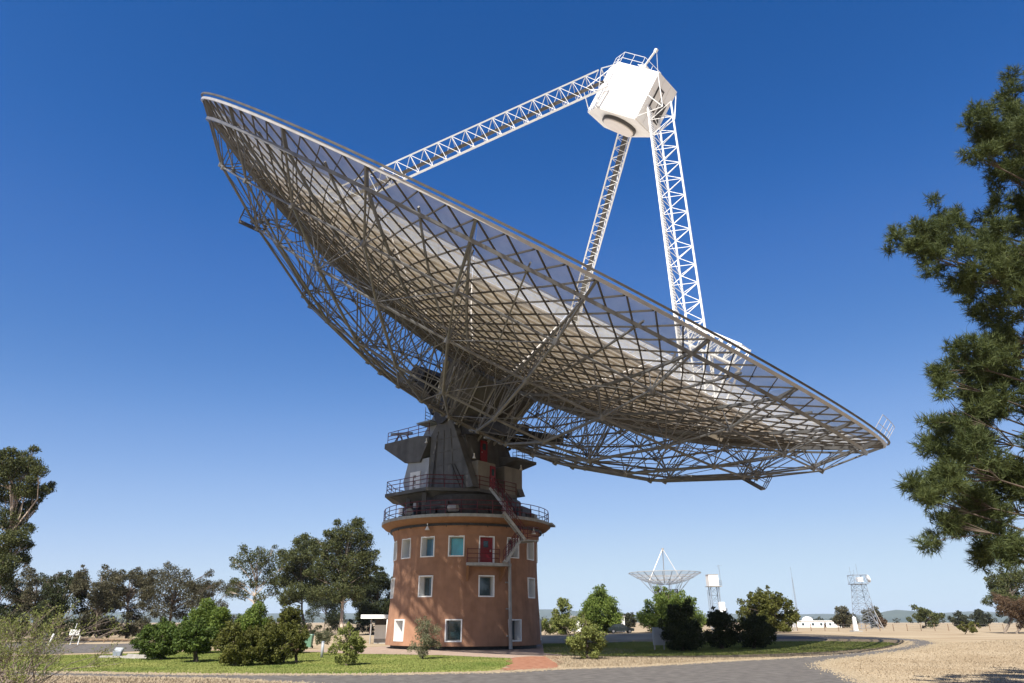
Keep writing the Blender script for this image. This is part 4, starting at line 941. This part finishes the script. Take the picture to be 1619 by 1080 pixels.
for a in (0, 120, 240):
    mb = MB(); a = R(a+200); mb.tube(SB+Vector((4.6*math.cos(a), 4.6*math.sin(a), ss(4.6))), SB+Vector((.15*math.cos(a), .15*math.sin(a), 18.7)), .09, n=6); mb.build('feed_leg', 'rim', sda)
mb = MB(); mb.tube(SB+Vector((0, 0, 18.4)), SB+Vector((0, 0, 19.1)), .28, n=10); mb.build('feed', 'greysteel', sda)
mb = MB(); lattice(mb, sq(SB, 2.2, 0), sq(SB, 1.9, 6.4), 4, .2, .1); mb.build('pedestal_frame', 'bluegrey', sda)
mb = MB(); mb.box((SB.x-2.6, SB.y-2.6, SB.z+6.4), (SB.x+2.6, SB.y+2.6, SB.z+6.9)); mb.build('yoke_platform', 'dark', sda)
mb = MB(); lattice(mb, sq(SB, 2.2, 6.9), sq(SB, 2.4, 9.0), 1, .16, .08); mb.build('yoke', 'dark', sda)
# tower with white box
XB = onground(1136, 150); xt = thing('equipment_tower', 'slim grey lattice tower carrying a white box beside the small dish', 'tower', XB)
mb = MB(); lattice(mb, sq(XB, .85, 0), sq(XB, .85, 8.2), 5, .07, .035); mb.build('lattice_frame', 'bluegrey', xt)
mb = MB(); mb.box((XB.x-1.4, XB.y-1.4, XB.z+8.2), (XB.x+1.4, XB.y+1.4, XB.z+8.32)); mb.build('platform', 'greysteel', xt)
mb = MB(); mb.box((XB.x-1.15, XB.y-1.1, XB.z+8.325), (XB.x+.85, XB.y+1.1, XB.z+10.5)); eb = mb.build('equipment_box', 'cabinbase', xt)
mb = MB(); mb.box((XB.x-1.22, XB.y-1.17, XB.z+10.501), (XB.x+.92, XB.y+1.17, XB.z+10.6)); mb.build('box_roof', 'rim', eb)
mb = MB(); mb.tube(XB+Vector((1.2, -1.2, 8.3)), XB+Vector((1.2, -1.2, 12.4)), .05, n=5); mb.tube(XB+Vector((.7, -1.2, 12.2)), XB+Vector((1.9, -1.2, 12.4)), .035, n=4); mb.tube(XB+Vector((1.2, -1.2, 11.4)), XB+Vector((.9, -1.2, 12.3)), .03, n=4); mb.build('aerial', 'bluegrey', xt)
mb = MB(); railing(mb, [XB+Vector((1.35, -1.35, 8.32)), XB+Vector((1.35, 1.35, 8.32))], 1.1, .04); mb.build('railing', 'bluegrey', xt)
mb = MB()
for s_ in (-.2, .2): mb.tube(XB+Vector((-1.35, s_, 0)), XB+Vector((-1.35, s_, 7.6)), .04, n=4)
for i in range(22): mb.tube(XB+Vector((-1.35, -.2, .3+i*.32)), XB+Vector((-1.35, .2, .3+i*.32)), .025, n=4)
mb.build('ladder', 'bluegrey', xt)
XB = onground(1148, 140); xt = thing('equipment_mast', 'short grey mast with a small white cabinet right of the slim lattice tower', 'mast', XB)
mb = MB(); lattice(mb, sq(XB, .45, 0), sq(XB, .45, 3.2), 3, .06, .035); mb.build('lattice_frame', 'bluegrey', xt)
mb = MB(); mb.box((XB.x-.75, XB.y-.5, XB.z+3.2), (XB.x+.25, XB.y+.5, XB.z+5.0)); mb.build('cabinet', 'white', xt)
mb = MB(); mb.tube(XB+Vector((.45, 0, 3.2)), XB+Vector((.45, 0, 4.6)), .04, n=5); mb.box((XB.x+.35, XB.y-.15, XB.z+3.4), (XB.x+.75, XB.y+.15, XB.z+3.9)); mb.build('aerial', 'bluegrey', xt)
# big lattice tower right
LB = onground(1371, 165); lt = thing('lattice_tower', 'grey steel lattice tower with a platform and drum dish in the paddock', 'tower', LB)
mb = MB(); lattice(mb, sq(LB, 2.0, 0), sq(LB, 1.15, 9.4), 7, .06, .035); mb.build('lattice_frame', 'bluegrey', lt)
mb = MB(); [mb.tube(a, b, .08, n=4) for a, b in ((LB+Vector((3.4, -1, 0)), LB+Vector((1.5, -1, 5.2))), (LB+Vector((3.4, 1, 0)), LB+Vector((1.5, 1, 5.2))), (LB+Vector((3.4, -1, 0)), LB+Vector((1.8, 1, 2.6))))]; mb.tube(LB+Vector((3.4, -1, 0)), LB+Vector((3.4, 1, 0)), .08, n=4); mb.build('raking_brace', 'rim', lt)
mb = MB(); mb.box((LB.x-1.6, LB.y-1.6, LB.z+9.4), (LB.x+1.6, LB.y+1.6, LB.z+9.55)); lattice(mb, sq(LB, 1.5, 9.55), sq(LB, 1.5, 11.4), 1, .07, .04)
c4 = sq(LB, 1.5, 11.4); mb.path(c4+c4[:1], .07, 4); mb.build('platform', 'bluegrey', lt)
mb = MB(); mb.box((LB.x-.5, LB.y-1.2, LB.z+9.9), (LB.x+.7, LB.y-.2, LB.z+10.9)); mb.build('equipment_box', 'white', lt)
mb = MB(); c = LB+Vector((2.2, -.4, 10.6)); q = Matrix.Rotation(R(75), 3, 'Y'); mb.lathe([(.05, -.3), (.45, -.2), (.85, 0), (.85, .12), (.05, .16)], 20, fr=lambda v: c+q @ v); mb.build('drum_dish', 'cabinwhite', lt)
mb = MB()
for dx, h in ((-1.4, 13.2), (.2, 13.8), (-.6, 12.6)): mb.tube(LB+Vector((dx, 0, 11.3)), LB+Vector((dx, 0, h)), .035, n=4)
mb.tube(LB+Vector((-1.8, 0, 12.1)), LB+Vector((-1.0, 0, 12.1)), .035, n=4); mb.build('aerial', 'bluegrey', lt)
# slender mast
MBs = onground(1264, 240); mt = thing('radio_mast', 'slender tapering radio mast above the white farm building', 'mast', MBs)
mb = MB(); T3 = [MBs+Vector((a, b, 0)) for a, b in ((-.28, -.28), (.28, -.28), (0, .3))]; T4 = [MBs+Vector((a, b, 15.2)) for a, b in ((-.1, -.1), (.1, -.1), (0, .1))]
for k in range(3):
    mb.tube(T3[k], T4[k], .07, n=4)
    for i in range(24): mb.tube(T3[k].lerp(T4[k], i/24), T3[(k+1) % 3].lerp(T4[(k+1) % 3], (i+1)/24), .045, n=3)
mb.build('lattice_frame', 'bluegrey', mt)
mb = MB(); mb.tube(MBs+Vector((0, 0, 15.1)), MBs+Vector((0, 0, 18.6)), .06, n=5); mb.build('tip_aerial', 'bluegrey', mt)
mb = MB(); mb.tube(MBs+Vector((0, 0, 13)), MBs+Vector((-2.6, 0, .3)), .022, n=3); mb.build('stay_wire', 'greysteel', mt)
# roofed tank stand beside the mast
QB = onground(1256, 130); qt = thing('shelter_stand', 'small white roofed stand on poles beside the olive tree', 'shelter', QB)
mb = MB(); mb.box((QB.x-.75, QB.y-.7, QB.z+3.2), (QB.x+.75, QB.y+.7, QB.z+3.4)); mb.build('roof', 'white', qt)
for a, b in ((-.35, -.4), (-.35, .4), (.35, -.4), (.35, .4)):
    mb = MB(); mb.tube(QB+Vector((a, b, 0)), QB+Vector((a, b, 3.2)), .06, n=5); mb.build('post', 'greysteel', qt)
# white farm building
WBd = onground(1292, 225); fb = thing('farm_building', 'long low white building with a domed middle far across the paddock', 'building', WBd)
mb = MB(); mb.box((WBd.x-6.6, WBd.y-2, WBd.z), (WBd.x+6.8, WBd.y+2, WBd.z+1.75)); mb.build('wall', 'white', fb)
mb = MB(); mb.box((WBd.x-6.8, WBd.y-2.2, WBd.z+1.752), (WBd.x+7.0, WBd.y+2.2, WBd.z+1.9)); mb.build('roof', 'cabinwhite', fb)
mb = MB(); c = WBd+Vector((-2.6, -.2, 1.9)); mb.lathe([(1.6, 0), (1.5, .5), (1.1, .9), (.5, 1.1), (.02, 1.15)], 18, fr=lambda v: c+v); mb.build('dome', 'cabinwhite', fb, smooth=True)
for dx in (-5.2, -2.2, .3, 3.0): mb = MB(); mb.box((WBd.x+dx, WBd.y-2.03, WBd.z+.5), (WBd.x+dx+.7, WBd.y-2.003, WBd.z+1.2)); mb.build('window', 'glass', fb)
mb = MB(); mb.box((WBd.x+1.6, WBd.y-2.04, WBd.z), (WBd.x+2.1, WBd.y-2.004, WBd.z+1.4)); mb.build('door', 'dark', fb)
# white obelisk
OB = onground(1355, 118); ob = thing('marker_post', 'tapered white marker post on a plinth in the dry paddock', 'post', OB)
mb = MB(); mb.prism(sq(OB, .28, .2), sq(OB, .2, 2.1)); mb.add(sq(OB, .2, 2.1)+[OB+Vector((0, 0, 2.3))], [(0, 1, 4), (1, 2, 4), (2, 3, 4), (3, 0, 4)]); mb.build('shaft', 'white', ob)
mb = MB(); mb.prism(sq(OB, .75, 0), sq(OB, .7, .2)); mb.build('plinth', 'stone', ob)
# paddock fence
fa = onground(1262, 128); fz = onground(1720, 128); fn = thing('paddock_fence', 'post and wire fence across the dry paddock', 'fence', fa)
for i in range(22):
    p = fa.lerp(fz, i/21); mb = MB(); mb.tube(p-Vector((0, 0, .1)), p+Vector((0, 0, 1.15)), .07, n=6); mb.build('post', 'wood', fn)
for h in (.35, .7, 1.05): mb = MB(); mb.tube(fa+Vector((0, 0, h)), fz+Vector((0, 0, h)), .012, n=3); mb.build('wire', 'greysteel', fn)
# portable building and car
PBd = onground(945, 134); pb = thing('portable_building', 'long white portable building seen through the trees right of the tower', 'building', PBd)
mb = MB(); mb.box((PBd.x-4.8, PBd.y-1.3, PBd.z+.25), (PBd.x+4.8, PBd.y+1.3, PBd.z+2.75)); mb.build('wall', 'white', pb)
mb = MB(); mb.box((PBd.x-4.95, PBd.y-1.45, PBd.z+2.753), (PBd.x+4.95, PBd.y+1.45, PBd.z+2.88)); mb.build('roof', 'rim', pb)
for dx in (-3, 0, 3): mb = MB(); mb.box((PBd.x+dx-.2, PBd.y-1, PBd.z), (PBd.x+dx+.2, PBd.y+1, PBd.z+.247)); mb.build('footing', 'concrete', pb)
for dx in (-2.4, 1.2): mb = MB(); mb.box((PBd.x+dx, PBd.y-1.33, PBd.z+1.2), (PBd.x+dx+1.1, PBd.y-1.303, PBd.z+2.0)); mb.build('window', 'glass', pb)
CB = onground(982, 124); car = thing('parked_car', 'dark parked car in front of the white portable building', 'car', CB)
def cprism(name, prof, y0, y1, m, parent=car): return MB().prism([CB+Vector((x, y0, z)) for x, z in prof], [CB+Vector((x, y1, z)) for x, z in prof]).build(name, m, parent)
cprism('body', [(-2.15, .35), (2.1, .35), (2.15, .75), (1.1, .92), (-1.7, .95), (-2.15, .85)], -.85, .85, 'carpaint')
cprism('cabin', [(1.0, .93), (.45, 1.38), (-1.1, 1.42), (-1.7, .96)], -.72, .72, 'glass'); cprism('roof', [(.42, 1.39), (-1.08, 1.43), (-1.0, 1.47), (.35, 1.44)], -.7, .7, 'carpaint')
for x in (-1.35, 1.35):
    for y in (-.86, .66): mb = MB(); mb.tube(CB+Vector((x, y, .32)), CB+Vector((x, y+.2, .32)), .32, n=16); wh = mb.build('wheel', 'tyre', car); mb = MB(); mb.tube(CB+Vector((x, y-.01 if y < 0 else y+.2, .32)), CB+Vector((x, y if y < 0 else y+.21, .32)), .19, n=12); mb.build('rim', 'rim', wh)
for y in (-.6, .45): mb = MB(); mb.box((CB.x+2.11, CB.y+y, CB.z+.55), (CB.x+2.17, CB.y+y+.2, CB.z+.7)); mb.build('headlight', 'white', car)
# shelter left of the tower
HB = onground(604, 76); sh = thing('garden_shelter', 'white flat roofed shelter half hidden behind the tower', 'shelter', HB)
mb = MB(); mb.box((HB.x-2.0, HB.y-1.8, HB.z+2.35), (HB.x+3.2, HB.y+2.2, HB.z+2.72)); mb.build('roof', 'white', sh)
mb = MB(); mb.box((HB.x-.9, HB.y+.2, HB.z+.45), (HB.x+3.0, HB.y+.4, HB.z+1.75)); mb.build('wall_panel', 'white', sh)
mb = MB(); mb.box((HB.x-.9, HB.y+.2, HB.z+1.753), (HB.x+3.0, HB.y+.4, HB.z+2.345)); mb.build('upper_panel', 'dark', sh)
mb = MB(); mb.box((HB.x-.9, HB.y+.2, HB.z), (HB.x+3.0, HB.y+.4, HB.z+.447)); mb.build('base_panel', 'concrete', sh)
for dx, dy in ((-1.0, -1.3), (2.9, -1.3), (-1.0, 1.8)): mb = MB(); mb.tube(HB+Vector((dx, dy, 0)), HB+Vector((dx, dy, 2.345)), .07, n=8); mb.build('post', 'greysteel', sh)
mb = MB(); c = HB+Vector((-1.25, -.2, .9)); mb.prism([c+Vector((-.12, 0, 0)), c+Vector((.12, 0, .05)), c+Vector((.1, 0, .75)), c+Vector((-.06, 0, .7))], [c+Vector((-.12, .08, 0)), c+Vector((.12, .08, .05)), c+Vector((.1, .08, .75)), c+Vector((-.06, .08, .7))])
mb.build('hanging_banner', 'red', sh)
# grey cabinet
KB = onground(1043, 56.5); kb = thing('electrical_cabinet', 'pale grey cabinet standing in front of the tall dark shaded shrub', 'cabinet', KB)
mb = MB(); mb.box((KB.x-.42, KB.y-.2, KB.z+.35), (KB.x+.42, KB.y+.2, KB.z+1.55)); mb.build('case', 'cladblue', kb)
mb = MB(); mb.box((KB.x-.46, KB.y-.24, KB.z+1.553), (KB.x+.46, KB.y+.24, KB.z+1.6)); mb.build('lid', 'bluegrey', kb)
for dx in (-.36, .36): mb = MB(); mb.box((KB.x+dx-.04, KB.y-.1, KB.z), (KB.x+dx+.04, KB.y+.1, KB.z+.347)); mb.build('leg', 'greysteel', kb)
mb = MB(); mb.box((KB.x-.38, KB.y-.22, KB.z+.4), (KB.x+.38, KB.y-.203, KB.z+1.5)); mb.build('door', 'cladblue', kb)
# green bin and grey post
GB = onground(487, 62); gb = thing('wheeled_bin', 'green wheeled bin behind the lawn shrubs', 'bin', GB)
mb = MB(); mb.prism(sq(GB, .26, .08), sq(GB, .32, 1.0)); mb.build('body', 'green', gb); mb = MB(); mb.prism(sq(GB, .35, 1.002), sq(GB, .3, 1.09)); mb.build('lid', 'green', gb)
for dx in (-.28, .28): mb = MB(); mb.tube(GB+Vector((dx-.03, .26, .11)), GB+Vector((dx+.03, .26, .11)), .11, n=12); mb.build('wheel', 'tyre', gb)
PP = ground(508.5, 1040); po = thing('bollard', 'short pale grey post beside the silvery sapling', 'post', PP)
mb = MB(); mb.tube(PP, PP+Vector((0, 0, .88)), .085, n=10); mb.build('shaft', 'cladblue', po, smooth=True); mb = MB(); mb.tube(PP+Vector((0, 0, .882)), PP+Vector((0, 0, .93)), .1, .06, n=10); mb.build('cap', 'bluegrey', po)
# information board
IB = onground(114, 72); ib = thing('information_board', 'white information board on two posts beside the car park', 'sign', IB)
mb = MB(); mb.box((IB.x-.48, IB.y-.05, IB.z+.85), (IB.x+.48, IB.y, IB.z+1.35)); bd = mb.build('board', 'cabinbase', ib)
mb = MB()
for i in range(4): mb.box((IB.x-.4, IB.y-.056, IB.z+.92+i*.1), (IB.x+.4-.15*(i % 2), IB.y-.052, IB.z+.95+i*.1))
mb.build('printed_line', 'bluegrey', bd)['kind'] = 'stuff'
mb = MB(); mb.tube(IB+Vector((-.25, .06, 0)), IB+Vector((0, .06, 1.9)), .035, n=8); mb.build('post', 'white', ib); mb = MB(); mb.tube(IB+Vector((.5, .07, 0)), IB+Vector((.55, .07, .8)), .05, n=8); mb.build('post', 'white', ib)
for x, lab in ((77, 'leaning white post left of the information board'), (66, 'grey post at the edge of the car park behind the twiggy shrub')):
    p = onground(x, 70); o = MB().tube(p, p+Vector((.22, 0, .95)), .09, n=8).tube(p+Vector((.22, 0, .95)), p+Vector((.24, 0, 1.0)), .1, .05, n=8).build('bollard', 'white' if x == 77 else 'bluegrey'); tag(o, lab, 'post')
# plaque on slabs
QP = ground(182, 1040); qp = thing('plaque', 'small sloping plaque on a stone slab in the lawn', 'plaque', QP)
mb = MB(); mb.prism([QP+Vector(v) for v in ((-.9, -.25, 0), (1.1, -.3, 0), (1.0, .35, 0), (-1.0, .3, 0))], [QP+Vector(v) for v in ((-.85, -.2, .12), (1.0, -.25, .1), (.95, .3, .11), (-.9, .27, .12))]); mb.build('slab', 'stone', qp)
mb = MB(); c = QP+Vector((.1, 0, .12)); mb.prism([c+Vector((-.22, -.12, 0)), c+Vector((.22, -.12, 0)), c+Vector((.22, .14, 0)), c+Vector((-.22, .14, 0))], [c+Vector((-.26, -.14, .22)), c+Vector((.26, -.14, .22)), c+Vector((.26, .16, .45)), c+Vector((-.26, .16, .45))]); pl = mb.build('stand', 'bluegrey', qp)
mb = MB(); mb.add([c+Vector((-.22, -.135, .235)), c+Vector((.22, -.135, .235)), c+Vector((.22, .15, .452)), c+Vector((-.22, .15, .452))], [(0, 1, 2, 3)]); mb.build('plate', 'cladblue', pl)
RS = ground(228, 1041); rk = MB(); rng_ = random.Random(2); ring = [RS+Vector((1.3*math.cos(t)*rng_.uniform(.8, 1.1), .5*math.sin(t)*rng_.uniform(.8, 1.1), 0)) for t in [i*PI/5 for i in range(10)]]
rk.prism(ring, [RS+(p-RS)*.8+Vector((0, 0, .22+rng_.uniform(-.04, .05))) for p in ring]); tag(rk.build('boulder', 'stone'), 'flat pale boulder at the foot of the light topped shrub', 'boulder')
# timber kerb logs along the car park
for i, px in enumerate((60, 135, 205, 262)):
    p = onground(px, 80); o = MB().tube(p+Vector((-2.3, 0, .28)), p+Vector((2.3, .15, .28)), .11, n=8).tube(p+Vector((-1.9, 0, 0)), p+Vector((-1.9, 0, .36)), .08, n=6).tube(p+Vector((1.9, .13, 0)), p+Vector((1.9, .13, .36)), .08, n=6).build('log_barrier', 'wood')
    tag(o, ('leftmost', 'second from the left of the four', 'third from the left of the four', 'rightmost')[i]+' low timber rail behind the car park', 'barrier', 'low timber rails behind the car park')
# ================================================================== haze
tag(MB().box((-16200, -3200, -3), (16200, 16200, 185)).build('haze', 'haze'), 'thin pale air over the plain', 'haze', kind='stuff')
